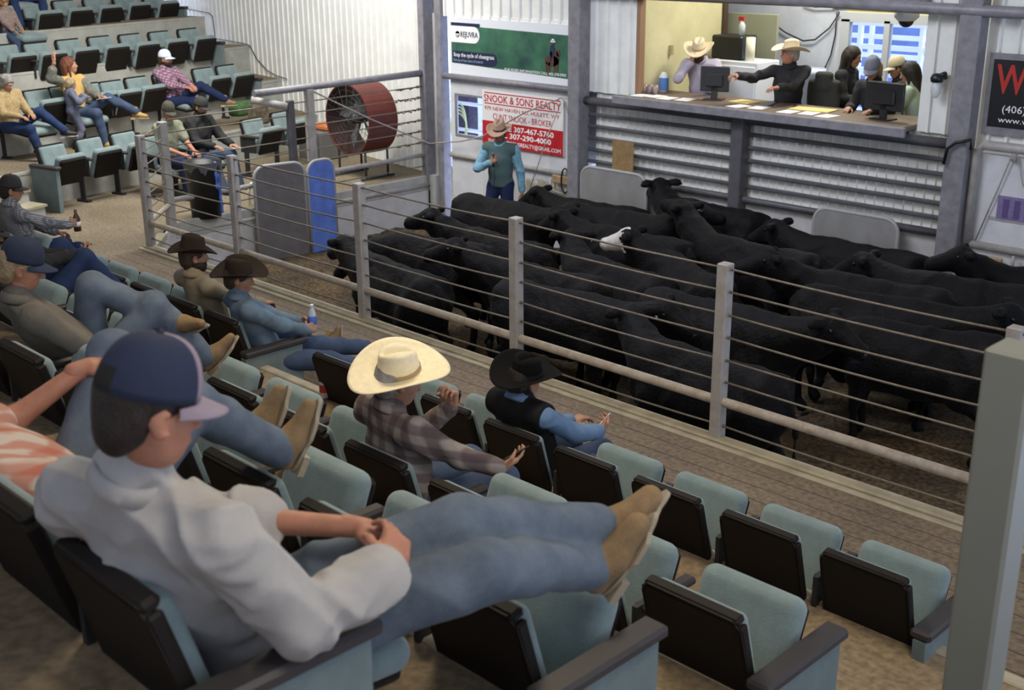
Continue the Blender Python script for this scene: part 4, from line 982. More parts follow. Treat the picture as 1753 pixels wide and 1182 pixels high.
# realty sign ---------------------------------------------------------------------
t = empty('sign', (-12.70, WY - .035, .62), label='white and red realty sign hung on the white door behind the ringman', cat='sign')
MB().box((0, 0, 0), (1.58, .012, .775)).build('sign_board', mat('sign_white', (.78, .76, .74), .5), t)
MB().box((.0, -.003, .0), (1.58, -.001, .345)).build('red_field', M_RED, t)
MB().box((.05, -.004, .735), (1.53, -.002, .748)).box((.05, -.004, .585), (1.53, -.002, .598)).build('red_line', M_RED, t)
text('SNOOK & SONS REALTY', M_RED, t, (.04, -.004, .615), .10, 1.50, bold=.01)
text('979 NEW HAVEN RD, HULETT, WY', M_RED, t, (.05, -.004, .50), .052, 1.46)
text('CLINT SNOOK - BROKER', M_RED, t, (.22, -.004, .375), .085, 1.15)
text('OFFICE 307-467-5760', M_WT, t, (.16, -.006, .235), .072, 1.25, bold=.025)
text('CELL 307-290-4000', M_WT, t, (.20, -.006, .135), .072, 1.16, bold=.025)
text('SNOOKANDSONSREALTY@GMAIL.COM', M_WT, t, (.12, -.006, .04), .052, 1.42, bold=.015)
# outdoors behind the door window
M_OUT = mat('outdoor_white_board', (.85, .88, .95), .6)
t = empty('pen_gate', (-14.55, 13.4, -1.6), label='dark post and pipes with coiled pale rope, seen through the door window', cat='gate')
MB().box((-.12, -.1, 0), (.20, .1, 3.6)).build('post', mat('dark_violet_post', (.035, .03, .06), .6), t)
for z in (1.7, 2.1, 2.52): MB().tube([(-1.2, -.14, z), (.9, -.14, z)], .03, 8).build('rail', M_WP, t)
b = MB()
for k in range(4): b.tube([(.1 + (.14 + .02 * k) * math.cos(a), -.20 - .012 * k, 2.22 - .03 * k + (.30 - .02 * k) * math.sin(a)) for a in np.linspace(0, 6.28, 18)], .012, 6)
b.build('rope', mat('pale_rope', (.62, .66, .35), .8), t)
# ropes -----------------------------------------------------------------------------
M_ROPE = mat('worn_rope', (.36, .33, .30), .85, noise=.4, nscale=40)
pB = np.array([SX - .02, 9.88, 1.50])
def P12(x, y, Y=WY - .12): return ony(x, y, Y)
rp = [pB, onx(640, 190, -13.8) * .5 + .5 * (pB + (P12(735, 245, 11.95) - pB) * .45), P12(735, 246, 11.95), P12(790, 242), P12(825, 234), P12(900, 192), P12(957, 170)]
rp[1] = pB + (rp[2] - pB) * .5 + np.array([0, 0, -.03])
MB().tube(rp, .011, 7).build('rope', M_ROPE, label='long grey rope from the stage rail across the door to its pulley', cat='rope', kind=None)
MB().tube([P12(957, 168), P12(975, 170), P12(985, 240), P12(996, 300)], .008, 6).tube([P12(960, 168), P12(968, 175), P12(987, 262), P12(990, 310)], .008, 6).build('rope', M_ROPE, label='doubled pull cord hanging from the pulley down to the door latch', cat='rope')
MB().tube([P12(955, 190), P12(938, 232), P12(926, 268), P12(905, 330)], .007, 6).build('rope', M_ROPE, label='thin cord slanting down across the lower right of the realty sign', cat='rope')
# right-hand door, banner -------------------------------------------------------------
dd = MB().box((-5.33, WY - .02, RF), (-2.2, WY + .03, 1.36)).build('door_2', M_DOOR, kind='structure')
b = MB().tube([(-5.36, WY - .06, .3), (-5.36, WY - .06, 1.38), (-5.30, WY - .06, 1.45), (-2.2, WY - .06, 1.45)], .05, 12); b.build('door_frame', M_STEELW, dd)
MB().tube([(-5.32, WY - .05, .42), (-2.2, WY - .05, .42)], .04, 10).build('rail', M_STEELW, dd)
MB().box((-5.18, WY - .03, .70), (-2.2, WY - .02, .73)).build('ledge', M_STEELW, dd)
lt = empty('door_latch', (-5.2, WY - .08, .28), label='wooden block latch and bent pipe at the left edge of the far right door', cat='latch')
MB().box((-.28, -.03, -.05), (-.02, .01, .05), bev=.01).box((.0, -.03, -.055), (.25, .01, .05), bev=.01).build('block', M_WOOD, lt)
MB().tube([(-.15, -.02, -.12), (.25, -.02, -.16), (.34, -.02, -.12), (.36, -.02, 0), (.36, -.02, .10)], .018, 8).build('bracket', M_STEELW, lt)
MB().tube([(-4.98, WY - .06, 1.47), (-5.10, WY - .05, 1.05), (-5.28, WY - .05, .45)], .008, 6).tube([(-4.98, WY - .06, 1.47), (-4.86, WY - .05, 1.1), (-4.6, WY - .05, .78)], .008, 6).sphere((-4.98, WY - .06, 1.37), (.035, .04, .06), 8).build('rope', M_ROPE, label='pair of pull cords spreading from a knot on the far right door', cat='rope')
t = empty('paper_sheet', (-5.10, WY - .035, .72), label='faded purple printed sheet on the far right door', cat='sheet')
MB().box((0, 0, 0), (.62, .006, .24)).build('sheet', mat('faded_purple_print', (.22, .17, .33), .7, noise=.3, nscale=20), t)
b = MB()
for k in range(5): b.box((.06 + k * .115, -.003, .02), (.12 + k * .115, -.001, .21))
b.build('print_bars', mat('dark_purple_print', (.10, .07, .20), .7), t)
t = empty('banner', (-5.34, WY - .03, 1.58), label='black banner with red capitals and white phone number over the far right door', cat='banner')
MB().box((-.02, 0, -.02), (1.6, .02, .78)).build('backing', M_STEEL, t)
MB().box((.03, -.006, .06), (1.6, -.001, .72)).build('print', mat('black_banner_print', (.006, .006, .007), .45), t)
text('WE', mat('red_banner_letter', (.42, .025, .015), .5), t, (.07, -.009, .40), .27, .44, bold=.02)
text('(406) 2', M_WT, t, (.17, -.009, .21), .07, .33); text('www.we', M_WT, t, (.14, -.009, .11), .055, .36)
# things on the booth wall
t = empty('wall_lamp', (-5.85, WY - .06, 2.02), label='black bracket lamp with a clear glass jar on the white post wall', cat='lamp')
MB().lathe([(.0, .02), (.06, .02), (.07, .06), (.05, .10), (0, .11)], c=(0, -.05, 0), n=16).tube([(.03, .05, .06), (.06, -.02, .10), (.03, -.05, .08)], .03, 8).build('bracket', M_BLACK, t)
MB().lathe([(.045, .02), (.055, -.03), (.05, -.10), (.02, -.14), (0, -.145)], c=(0, -.05, 0), n=16).build('glass_jar', mat('jar_glass', (.75, .78, .78), .1, spec=.8, alpha=.6), t)
MB().tube([(-5.62, WY - .24, 1.24), (-5.60, WY - .24, 1.40), (-5.52, WY - .24, 1.47), (-5.36, WY - .24, 1.52), (-5.36, WY - .22, 1.42)], .018, 7).build('rubber_hose', M_BLACK, label='short black hose bent over the rail end by the right column', cat='hose')
t = empty('security_camera', (-6.45, WY + .27, 2.60), label='round dome security camera under the beam above the clerks', cat='camera')
MB().lathe([(.0, .10), (.13, .10), (.13, .04), (.09, .0), (0, 0)], n=20).box((-.05, -.18, .09), (.05, .02, .13)).build('housing', M_WHITE, t); MB().sphere((0, 0, 0), (.08, .08, .07), 14).build('dome', M_BLACK, t)
# fan ------------------------------------------------------------------------------------
fc = ony(596, 205, 11.05)
M_FRED = mat('red_fan_drum', (.125, .022, .014), .5, noise=.3, nscale=4); M_FBLK = mat('fan_black', (.03, .03, .032), .5); M_FGR = mat('fan_blade_grey', (.16, .16, .16), .5)
t = empty('drum_fan', (fc[0], fc[1], 0), label='big red drum fan standing on the raised floor by the ribbed wall', cat='fan')
Rf = frame((0, 0, 1), (0, -1, 0)); cz = fc[2]; FR = .53
def ring(r0, r1, y0, y1, n=40):
    V = []; F = []
    for k in range(n):
        a = 2 * math.pi * k / n; c, s_ = math.cos(a), math.sin(a)
        for r, y in ((r0, y0), (r0, y1), (r1, y1), (r1, y0)): V.append((r * c, y, cz + r * s_))
    for k in range(n):
        j = (k + 1) % n
        for q in range(4): F.append((k * 4 + q, k * 4 + (q + 1) % 4, j * 4 + (q + 1) % 4, j * 4 + q))
    return MB().add(V, F, 0, False)
ring(FR, FR - .02, -.02, .52).build('drum', M_FRED, t)
ring(FR - .021, FR - .03, .0, .50).build('drum_lining', mat('dark_red_lining', (.035, .010, .008), .6), t)
b = MB()
for k in range(5):
    a = 2 * math.pi * k / 5 + .35; c, s_ = math.cos(a), math.sin(a); V = []
    for r, w, y in ((.06, .05, .03), (.28, .10, .05), (.47, .13, .06)):
        V += [(r * c - w * s_, .26 - y, cz + r * s_ + w * c), (r * c + w * s_, .26 + y, cz + r * s_ - w * c)]
    V2 = [(x, y + .012, z) for x, y, z in V]
    F = [(0, 1, 3, 2), (2, 3, 5, 4), (6, 8, 9, 7), (8, 10, 11, 9), (0, 2, 8, 6), (2, 4, 10, 8), (1, 7, 9, 3), (3, 9, 11, 5), (4, 5, 11, 10), (0, 6, 7, 1)]
    MB().add(V + V2, F).build('blade', M_FGR, t)
MB().lathe([(0, -.10), (.07, -.08), (.08, .0), (.08, .2), (0, .22)], c=(0, .28, cz), n=18, R=Rf).build('motor', M_FBLK, t)
b = MB()
for r in (.12, .20, .28, .36, .44, .51): b.tube([(r * math.cos(a), -.012, cz + r * math.sin(a)) for a in np.linspace(0, 2 * math.pi, 33)[:-1]], .0035, 5, closed=True)
for k in range(8): a = k * math.pi / 8; b.tube([(.52 * math.cos(a), -.012, cz + .52 * math.sin(a)), (-.52 * math.cos(a), -.012, cz - .52 * math.sin(a))], .0035, 5)
b.build('guard', M_FBLK, t)
b = MB()
for sx in (-.32, .32):
    b.tube([(sx, .04, .03), (sx, .04, cz - FR * .72)], .018, 8).tube([(sx, .46, .03), (sx, .46, cz - FR * .72)], .018, 8).tube([(sx, -.05, .03), (sx, .58, .03)], .02, 8)
b.build('stand', M_FBLK, t)
# box and crate by the fan, things beside the seats
p = ony(556, 268, 11.75); t = MB().box((-.36, -.3, 0), (.25, .25, .46), bev=.015).build('storage_box', mat('grey_box', (.15, .15, .145), .7), loc=(p[0] - .15, 11.9, 0), label='plain grey box standing behind the red fan', cat='box')
MB().box((-.22, -.16, 0), (.22, .16, .10), bev=.03).build('orange_case', mat('orange_plastic', (.55, .17, .05), .5), loc=(p[0] - .12, 11.9, .462), label='orange case lying on the grey box behind the fan', cat='case')
q = onz(350, 372, 0)
t = empty('trash_can', (q[0] - .02, q[1] + .05, 0), label='black trash can behind the fence at the ring corner', cat='trash can')
MB().lathe([(0, 0), (.19, 0), (.235, .70), (.245, .72), (.22, .72), (.175, .03), (0, .03)], n=24).build('can', mat('dark_bin', (.012, .013, .014), .45), t)
b = MB(); 
V = []; n = 30
for k in range(n): a = 2 * math.pi * k / n; w = .006 * math.sin(9 * a); V += [((.222 + w) * math.cos(a), (.222 + w) * math.sin(a), .60 + .03 * math.sin(5 * a)), ((.252 + w) * math.cos(a), (.252 + w) * math.sin(a), .735)]
b.add(V, [(2 * k, 2 * ((k + 1) % n), 2 * ((k + 1) % n) + 1, 2 * k + 1) for k in range(n)], 0, True).build('bin_liner', mat('grey_liner', (.12, .13, .13), .4), t)
b = SDF().cap((.17, .10, .70), (.20, .12, .08), .028, .02, k=.02).cap((.21, .06, .72), (.23, .05, .40), .022, .02); V, Q = b.mesh(.01, wr=.006, wf=50); arr_obj('blue_glare_strip', V, Q, mat('painted_blue_glare', (.07, .16, .55), .25, spec=.8), t)  # blue glare along the can's edge, modelled as an added coloured strip
def bottle(loc, h, label, liquid=(.8, .9, 1.0), band=None, grp=None, name='water_bottle', R=None, parent=None):
    t = empty(name, loc, label=label, cat='bottle', group=grp)
    if R is not None: t.rotation_euler = Matrix(R.tolist()).to_euler()
    MB().lathe([(0, 0), (.031, 0), (.033, .02), (.032, h * .6), (.028, h * .72), (.013, h * .9), (.013, h * .94), (0, h * .94)], n=16).build('bottle_body', mat('clear_plastic', (.62, .68, .72), .15, spec=.7, alpha=.75), t)
    MB().lathe([(0, h * .93), (.015, h * .93), (.015, h), (0, h)], n=12).build('cap', mat('white_cap', (.8, .8, .82), .5), t)
    if band: MB().lathe([(.0335, h * .28), (.0345, h * .29), (.0345, h * .58), (.0335, h * .59)], n=16).build('label_band', mat('band_%s' % name, band, .5), t)
    return t
q = onz(402, 362, 0); bottle((q[0], q[1], 0), .24, 'clear water bottle on the floor behind the ring corner')
q = onz(428, 352, 0)
MB().tube([(0, 0, .02), (0, 0, .22), (.0, .04, .30), (.0, .10, .30), (.0, .13, .24), (0, .14, .10)], .016, 8).build('white_hook', M_WT, loc=(q[0], q[1], 0), label='white bent hook tube on the floor behind the fence', cat='hook')
q = onz(556, 684, RISE)
t = empty('drink_can', (q[0], q[1], RISE + .013), label='red and silver drink can on the edge behind the front row', cat='can')
MB().lathe([(0, 0), (.026, 0), (.033, .01), (.033, .11), (.026, .122), (0, .120)], n=20).build('can_body', mat('silver_can', (.62, .60, .58), .35, metal=.5), t)
MB().lathe([(.0335, .045), (.0338, .046), (.0338, .10), (.0335, .101)], n=20).build('red_band', mat('red_can_print', (.38, .04, .03), .4), t)
# bags on the far seats
q = onz(415, 200, .6); V, Q = SDF().box((0, 0, .12), (.13, .24, .10), rnd=.06, R=rotz(.3)).box((.0, .02, .2), (.10, .18, .06), rnd=.05).mesh(.015, wr=.008)
P = onz(415, 183, .78); arr_obj('duffel_bag', V + P - [0, 0, .16], Q, mat('green_cloth_bag', (.055, .12, .04), .9, noise=.4, nscale=12), loc=tuple(P - [0, 0, .16])); o = bpy.context.scene.objects['duffel_bag']; tag(o, 'green cloth bag lying across the seats left of the fan', 'bag')
P = onz(443, 195, .75); V, Q = SDF().box((0, 0, 0), (.10, .15, .17), rnd=.04).mesh(.015, wr=.01); arr_obj('camouflage_bag', V + P, Q, mat('camouflage_cloth', (.17, .13, .08), .9, noise=.8, nscale=12, col2=(.04, .035, .02)), loc=tuple(P)); tag(S.objects['camouflage_bag'], 'tan camouflage bag on a seat back beside the gate post', 'bag')
# cable along the left wall steps
def W8(along, z): return W0 + WD * along + WN * .045 + np.array([0, 0, z])
MB().tube([W8(9.3, 2.06), W8(8.0, 2.03), W8(7.85, 1.98), W8(7.8, 1.55), W8(6.5, 1.54), W8(6.25, 1.52), W8(6.0, 1.3), W8(5.6, 1.12), W8(5.2, 1.05), W8(4.8, 1.03)], .009, 6).build('electric_cable', M_BLACK, label='thin black cable running down the ribbed wall over the far steps', cat='cable')
# booth things -------------------------------------------------------------------------------
CT = ZC
def sheet(x, y, a, w, d, c, label, grp, name='paper_sheet', th=.004):
    return MB().box((-w / 2, -d / 2, 0), (w / 2, d / 2, th)).build(name, c, loc=(x, y, CT + .001), rz=a, label=label, cat='paper', group=grp)
M_PAP = mat('white_paper', (.80, .80, .78), .8); M_FOLD = mat('yellow_folder', (.70, .55, .20), .7)
names = ['at the left end of the counter', 'second from the left end of the counter', 'third from the left end of the counter', 'in front of the man in lavender', 'under the hand of the man in black', 'right of the man in black', 'on the counter middle right, loose', 'stacked left of the grey-capped clerk', 'by the grey-capped clerk\'s arm']
for i, (x, a) in enumerate(((-9.78, .1), (-9.58, -.1), (-9.36, .05), (-9.12, .15), (-8.30, -.2), (-8.05, .1), (-7.62, .02), (-7.38, .12), (-7.12, -.08))):
    sheet(x, 12.02 + .05 * (i % 2), a, .19, .24, M_PAP, 'white paper sheet ' + names[i], 'papers along the counter')
sheet(-7.5, 12.34, .1, .5, .28, M_FOLD, 'yellow folder lying behind the papers right of the man in black', None, 'paper_folder', .01)
sheet(-8.45, 12.36, -.1, .3, .24, M_FOLD, 'yellow pad lying between the two men in cowboy hats', None, 'paper_pad', .012)
def monitor(x, y, a, w, h, label, M=M_BLACK):
    t = empty('monitor', (x, y, CT), a, label, 'monitor')
    MB().box((-w / 2, -.02, .10), (w / 2, .02, .10 + h), bev=.01).box((-w * .3, -.05, .16), (w * .3, -.01, .02 + h), bev=.015).build('screen', M, t)
    MB().box((-.04, -.02, 0), (.04, .01, .2)).box((-.12, -.09, 0), (.12, .09, .015)).build('stand', M, t)
monitor(-8.86, 12.30, .35, .36, .30, 'dark computer monitor between the two men in cowboy hats', mat('monitor_grey', (.035, .035, .037), .4))
monitor(-6.55, 12.22, -.1, .48, .30, 'black computer monitor at the right end of the counter')
t = empty('bottle', (-9.80, 12.50, CT), label='white and blue plastic bottle at the left end of the counter', cat='bottle')
MB().lathe([(0, 0), (.06, 0), (.06, .20), (.025, .25), (0, .25)], n=16).build('bottle_body', M_WHITE, t); MB().lathe([(.061, .03), (.062, .04), (.062, .17), (.061, .18)], n=16).build('label_band', mat('blue_print', (.10, .22, .55), .5), t)
for i in range(3): MB().lathe([(0, 0), (.03, 0), (.035, .12), (0, .12)], n=14).build('cup', mat('brown_glass_cup', (.30, .22, .20), .25), loc=(-9.84 + i * .0, 12.30 - .0, CT) if 0 else (-9.86 + i * .085, 12.20, CT), label=['leftmost', 'middle', 'rightmost'][i] + ' of three small cups at the left end of the counter', cat='cup', group='cups on the counter')
t = empty('cabinet', (-9.25, 13.55, .3), label='white cabinet behind the man in lavender', cat='cabinet')
MB().box((-.35, -.25, 0), (.32, .25, 1.62), bev=.01).build('body', M_WHITE, t); MB().box((-.32, -.265, .08), (.29, -.25, 1.56), bev=.006).build('door', M_WHITE, t)
t = empty('paper_towel_roll', (-9.12, 13.40, 1.92), label='paper towel roll standing on the white cabinet', cat='roll')
MB().lathe([(.02, 0), (.06, 0), (.06, .30), (.02, .30)], n=18).build('roll', mat('towel_paper', (.75, .72, .55), .9), t)
MB().box((-.24, -.18, 0), (.24, .18, .30), bev=.02).build('black_case', M_BLACK, loc=(-9.48, 13.55, 1.925), label='black case on the white cabinet behind the man in lavender', cat='case')
t = empty('spray_bottle', (-9.35, 13.52, 2.23), label='clear spray bottle with red trigger on the black case', cat='bottle')
MB().lathe([(0, 0), (.04, 0), (.045, .12), (.015, .18), (0, .18)], n=14).build('bottle_body', mat('clear_plastic', (.62, .68, .72), .15), t); MB().box((-.05, -.015, .18), (.03, .015, .23)).build('trigger', M_RED, t)
t = empty('trash_bin', (-8.75, 14.1, .3), label='pale blue white bin below the window behind the man in black', cat='bin')
MB().lathe([(0, 0), (.22, 0), (.27, 1.42), (.29, 1.45), (.29, 1.5), (0, 1.5)], n=22).build('bin', mat('pale_blue_plastic', (.50, .56, .68), .5), t)
MB().box((-.03, -.02, 0), (.03, .02, .12)).build('wall_switch', mat('ivory_switch', (.35, .30, .15), .6), loc=(XL - .02, 12.75, 2.0), label='ivory switch plate on the yellow booth wall', cat='switch')
Yb = BY - .04
MB().tube([ony(x, y, Yb) for x, y in ((1376, 6), (1395, 12), (1430, 11), (1437, 22), (1420, 48), (1395, 68), (1375, 70), (1345, 56), (1330, 45))], .010, 6).build('electric_cable', M_BLACK, label='black cable looping across the pale blue wall above the man in black', cat='cable')
MB().tube([ony(x, y, Yb) for x, y in ((1433, 20), (1430, 60), (1422, 95), (1408, 125), (1420, 130))], .010, 6).build('electric_cable', M_BLACK, label='black cable hanging beside the booth window frame', cat='cable')
V, Q = SDF().box((0, 0, 1.25), (.22, .05, .28), rnd=.05).box((0, -.02, 1.5), (.12, .05, .12), rnd=.05).mesh(.02, wr=.012)
t = empty('office_chair', (-8.15, 12.95, .3), label='office chair with a dark jacket over its back, right of the man in black', cat='chair')
arr_obj('jacket', V + [.35, .1, 0], Q, mat('dark_olive_cloth', (.03, .03, .025), .9), t)
MB().tube([(0.35, .1, 0), (.35, .1, 1.1)], .03, 8).lathe([(0, 0), (.25, 0), (.25, .03), (0, .04)], c=(.35, .1, 0), n=14).build('base', M_BLACK, t)
# foreground post
MB().box((-.065, -.065, 0), (.065, .065, 2.50 - RISE * 2), bev=.01).build('handrail_post', mat('grey_green_post', (.20, .205, .175), .5), loc=(-1.195, 3.065, RISE * 2), label='blurred grey-green square post in the right foreground', cat='post')
MB().box((-.03, -.6, 0), (.03, 0, .06)).build('x', M_STEEL) if 0 else None
# ================================================================= CATTLE
M_COAT = mat('black_cattle_coat', (.0045, .0042, .005), .65, noise=.5, nscale=9, bump=1.0, bscale=32, spec=.14, sheen=.02); M_MUZ = mat('dark_muzzle', (.02, .018, .018), .4); M_HOOF = mat('hoof', (.03, .025, .02), .6)
M_WFACE = mat('white_face_hair', (.62, .56, .50), .8, noise=.2, nscale=20); M_TAG = mat('white_ear_tag', (.75, .8, .8), .4); M_EYEC = mat('cattle_eye', (.008, .006, .005), .1)
def cow_proto(turn=0., lift=0., name='cow', white=False, seed=0, legph=0.):
    S_ = SDF(); k = .09
    S_.ell((0, .34, .80), (.225, .36, .31), None, k).ell((0, -.02, .78), (.275, .50, .31), None, k).ell((0, -.50, .86), (.235, .30, .27), None, k)
    S_.cap((0, -.62, 1.05), (0, .42, 1.06), .085, .085, .10).ell((0, -.40, .70), (.24, .3, .22), None, k)
    S_.cap((-.13, -.62, 1.02), (.13, -.62, 1.02), .09, .09, .08)
    c, s_ = math.cos(turn), math.sin(turn)
    def hp(y, x, z): return np.array((x * c - y * s_ * 1.0, .62 + x * s_ + y * c, z + lift * (y / .5)))
    n0 = np.array((0, .56, .92)); n1 = hp(.34, 0, 1.04)
    S_.cap(n0, n1, .20, .145, .10).cap(n0 + (0, -.02, -.18), n1 + (0, 0, -.10), .14, .09, .08).ell((0, .62, .70), (.13, .14, .20), None, .08)
    hd = hp(.42, 0, 1.10); mz = hp(.69, 0, .955); Rh = frame(mz - hd)
    S_.ell(hd, (.112, .12, .12), Rh, .05).cap(hd, mz, .104, .068, .05).cap(hd + (0, 0, -.07), mz + (0, 0, -.03), .07, .048, .04).ell(mz, (.072, .055, .06), Rh, .03)
    P = lambda x, y, z: hd + Rh @ np.array((x, y, z))
    for sx in (-1, 1):
        S_.cap(P(sx * .08, -.05, .05), P(sx * .20, -.08, .04), .032, .048, .02).cap(P(sx * .17, -.08, .04), P(sx * .25, -.08, .02), .046, .014, .02)
        f = legph * sx
        S_.cap((sx * .16, .42, .72), (sx * .155, .44 + f * .3, .48), .115, .075, .07).cap((sx * .155, .44 + f * .3, .48), (sx * .15, .46 + f * .5, .33), .068, .050, .03).cap((sx * .15, .46 + f * .5, .33), (sx * .15, .44 + f, .08), .040, .036, .02).cap((sx * .15, .44 + f, .08), (sx * .15, .47 + f, .035), .045, .052, .01)
        S_.cap((sx * .15, -.55, .84), (sx * .17, -.42, .60), .155, .12, .08).cap((sx * .17, -.42, .60), (sx * .16, -.66 - f, .44), .10, .058, .05).cap((sx * .16, -.66 - f, .44), (sx * .16, -.62 - f, .09), .046, .037, .02).cap((sx * .16, -.62 - f, .09), (sx * .16, -.58 - f, .035), .045, .052, .01)
    S_.cap((0, -.76, 1.04), (.02, -.85, .80), .035, .025, .04).cap((.02, -.85, .80), (.03, -.85, .45), .024, .02, .01).cap((.03, -.85, .45), (.03, -.84, .28), .035, .03, .03)
    V, Q = S_.mesh(.026, wr=.010, wf=26, seed=seed); V[:, 2] = np.maximum(V[:, 2], 0)
    ex = MB()
    for sx in (-1, 1): ex.sphere(P(sx * .103, .04, .035), .019, 10, 2); ex.sphere(mz + Rh @ np.array((sx * .028, .048, .012)), .012, 6, 1)
    ex.sphere(mz + Rh @ np.array((0, .030, .0)), (.052, .034, .044), 12, 1, Rh)
    me = arr_obj(name, V, Q, [M_COAT, M_MUZ, M_EYEC, M_WFACE], None, (0, 0, 0), extra=ex)
    if white:
        for p in me.data.polygons:
            if p.material_index: continue
            q = Rh.T @ (np.array(p.center[:]) - hd)
            if q[1] > -.02 + .04 * math.sin(q[0] * 60) and q[1] < .42 and q[2] > -.13 and abs(q[0]) < .11: p.material_index = 3
    tg = MB().box((-.003, -.02, -.03), (.003, .02, .03), R=Rh, c=P(.20, -.045, .0)).build('ear_tag', M_TAG, me); return me
cps = [cow_proto(0, .02, seed=1), cow_proto(.55, .12, seed=2, legph=.05), cow_proto(-.5, .06, seed=3, legph=-.05), cow_proto(.15, -.28, seed=4), cow_proto(-.15, .26, seed=5, legph=.06)]
wf = cow_proto(.75, .10, seed=6, white=True)
HERD = [ # x, y, heading in degrees (0 = toward +x), proto, size
    (-9.04, 7.36, 172, 0, 0.98), (-7.15, 7.77, 8, 0, 1), (-5.18, 7.25, 176, 2, 1), (-9.49, 8.25, 190, 3, 1), (-7.83, 8.21, 184, 1, 1), (-5.87, 8.34, 4, 0, 1.03), (-4.39, 9.12, 195, 3, 0.97), (-9.13, 8.90, 176, 1, 0.98), (-7.39, 8.79, 170, 2, 1), (-4.95, 9.52, 12, 0, 1.02), (-10.30, 10.08, 3, 0, 1), (-8.14, 9.93, 182, 0, 1), (-5.31, 10.03, 186, 1, 1), (-8.99, 10.60, 8, 1, 1), (-6.89, 10.41, 178, 4, 1), (-4.67, 10.65, 188, 0, 1), (-9.64, 11.09, 186, 0, 0.92), (-8.20, 11.45, 176, 2, 1.04), (-6.08, 11.12, 180, 0, 1), (-4.03, 11.38, 184, 1, 1)]
wh = (-7.15, 9.28)
HL = ['at the ring\'s left front corner behind the cables', 'along the front fence, middle of the herd', 'nearest the front fence on the right', 'left edge of the herd with its head low', 'behind the two at the middle of the front fence', 'second from the fence in front of the right shield', 'right front with its head lowered', 'at the left of the herd with its head raised', 'just in front of the white-faced one', 'right side of the herd facing the right door', 'at the left rear with its rump toward the stage', 'behind the white-faced one to the left', 'right of the white-faced one turning its head', 'back left facing the right shield', 'back middle with its head held high', 'back right facing the white-faced one', 'by the light grey left shield, nearest the ringman', 'large one by the left grey shield under the counter', 'along the wall in front of the right grey shield', 'by the right column and the far right door', 'standing head-on below the counter column with ears up']
usedc = set()
for i, (x, y, a, p, sc) in enumerate(HERD):
    if p in usedc: o = copy_tree(cps[p])
    else: o = cps[p]; usedc.add(p)
    o.location = (x, y, RF); o.rotation_euler = (0, 0, math.radians(a - 90)); o.scale = (sc, sc, sc); tag(o, 'black calf ' + HL[i], 'cow', 'black calves crowding the ring')
    if i % 2: 
        for ch in list(o.children): bpy.data.objects.remove(ch)
wf.location = (-6.90, 9.30, RF); wf.rotation_euler = (0, 0, math.radians(150 - 90)); tag(wf, 'black calf with a white face in the middle of the herd', 'cow')
# ================================================================= PEOPLE: POSES
POSES = {}
def RB(r, x, dy=0.): return (x, ROWS[r][0] + .27 + dy, ROWS[r][1])
def LB(key, dn=.12, ds=0.):
    l = np.array(LSEAT[key].location[:]); return l + LN * dn + LU * ds
R2, L2n, L4n, L1n = 'the second row of the far stand', 'the second row of the far stand', 'the fourth row of the far stand', 'men'
# man in the grey striped shirt, nearest the camera: joints given directly
POSES['main'] = dict(pel=(-2.36, 1.40, 1.88), chest=(-2.36, 1.22, 2.16), neck=(-2.35, 1.12, 2.375), head=(-2.27, 1.15, 2.575), shR=(-2.12, 1.20, 2.30), shL=(-2.55, 1.08, 2.30),
    elR=(-2.05, 1.35, 2.06), wrR=ony(672, 972, 1.60) , elL=(-2.58, 1.37, 2.13), wrL=(-2.235, 1.66, 2.115), hdR=(-.55, .6, .35), hnR=(-.5, -.3, -.5), hdL=(.75, .45, -.1), hnL=(-.1, -.4, -.9),
    hipR=(-2.26, 1.46, 1.87), hipL=(-2.46, 1.48, 1.87), knR=(-1.97, 1.86, 2.02), anR=(-1.98, 2.26, 1.86), knL=(-2.13, 1.92, 2.06), anL=(-2.02, 2.33, 1.945), toeR=(.36, .30, .85), toeL=(.30, .60, .62), ftR=(-.2, -.8, .5), ftL=(-.3, -.75, .6), look=(.10, 1, -.28), root=(-2.36, 1.36, 1.38))
POSES['tan'] = seated(RB(0, -8.245), 0, lean=20, anR=(.42, .98, .20), anL=(.30, .98, .16), toeR=(.1, .3, .95), toeL=(.1, .6, .8), ftR=(0, -.9, .4), ftL=(0, -.8, .5), look=(.35, 1, -.08), head=(.0, .02, 0))
POSES['denim'] = seated(RB(0, -7.55, .0), -.25, lean=22, slouch=.04, look=(.5, 1, -.25), handR=(.08, .36, .60), handL=(-.06, .36, .63), anR=(.25, .90, .22), anL=(.0, .95, .35), poleR=(.7, -.3, -.7), hdR=(-.5, .8, .2), hdL=(.5, .8, .2), hnR=(-.8, 0, -.2), hnL=(.8, 0, -.2))
POSES['straw'] = seated(RB(1, -4.12, -.05), -.12, lean=13, slouch=.04, look=(.30, 1, -.30), head=(.02, .05, -.02), handR=(.26, .40, .60), handL=(.05, .22, .92), poleL=(-.1, .5, -1), hdL=(.15, -.05, 1), hnL=(.25, -1, 0), hdR=(.1, 1, .25), hnR=(-.5, 0, .85), anR=(.14, .50, .08), anL=(-.10, .42, .08))
POSES['vest'] = seated(RB(0, -4.66, -.03), 0, lean=16, slouch=.07, look=(.1, 1, -.35), head=(0, .05, -.05), handR=(.20, .36, .64), handL=(-.02, .36, .64), anR=(.14, .62, .08), anL=(-.1, .55, .08), hdR=(-.2, 1, .25), hnR=(-.7, 0, .5), hdL=(.3, 1, .2))
POSES['check'] = seated(RB(0, -11.75), 0, lean=12, look=(.45, 1, -.15), handR=(.12, .50, .72), handL=(-.05, .42, .62), hdR=(0, .9, .3), hnR=(-1, 0, 0), anR=(.18, .5, .08))
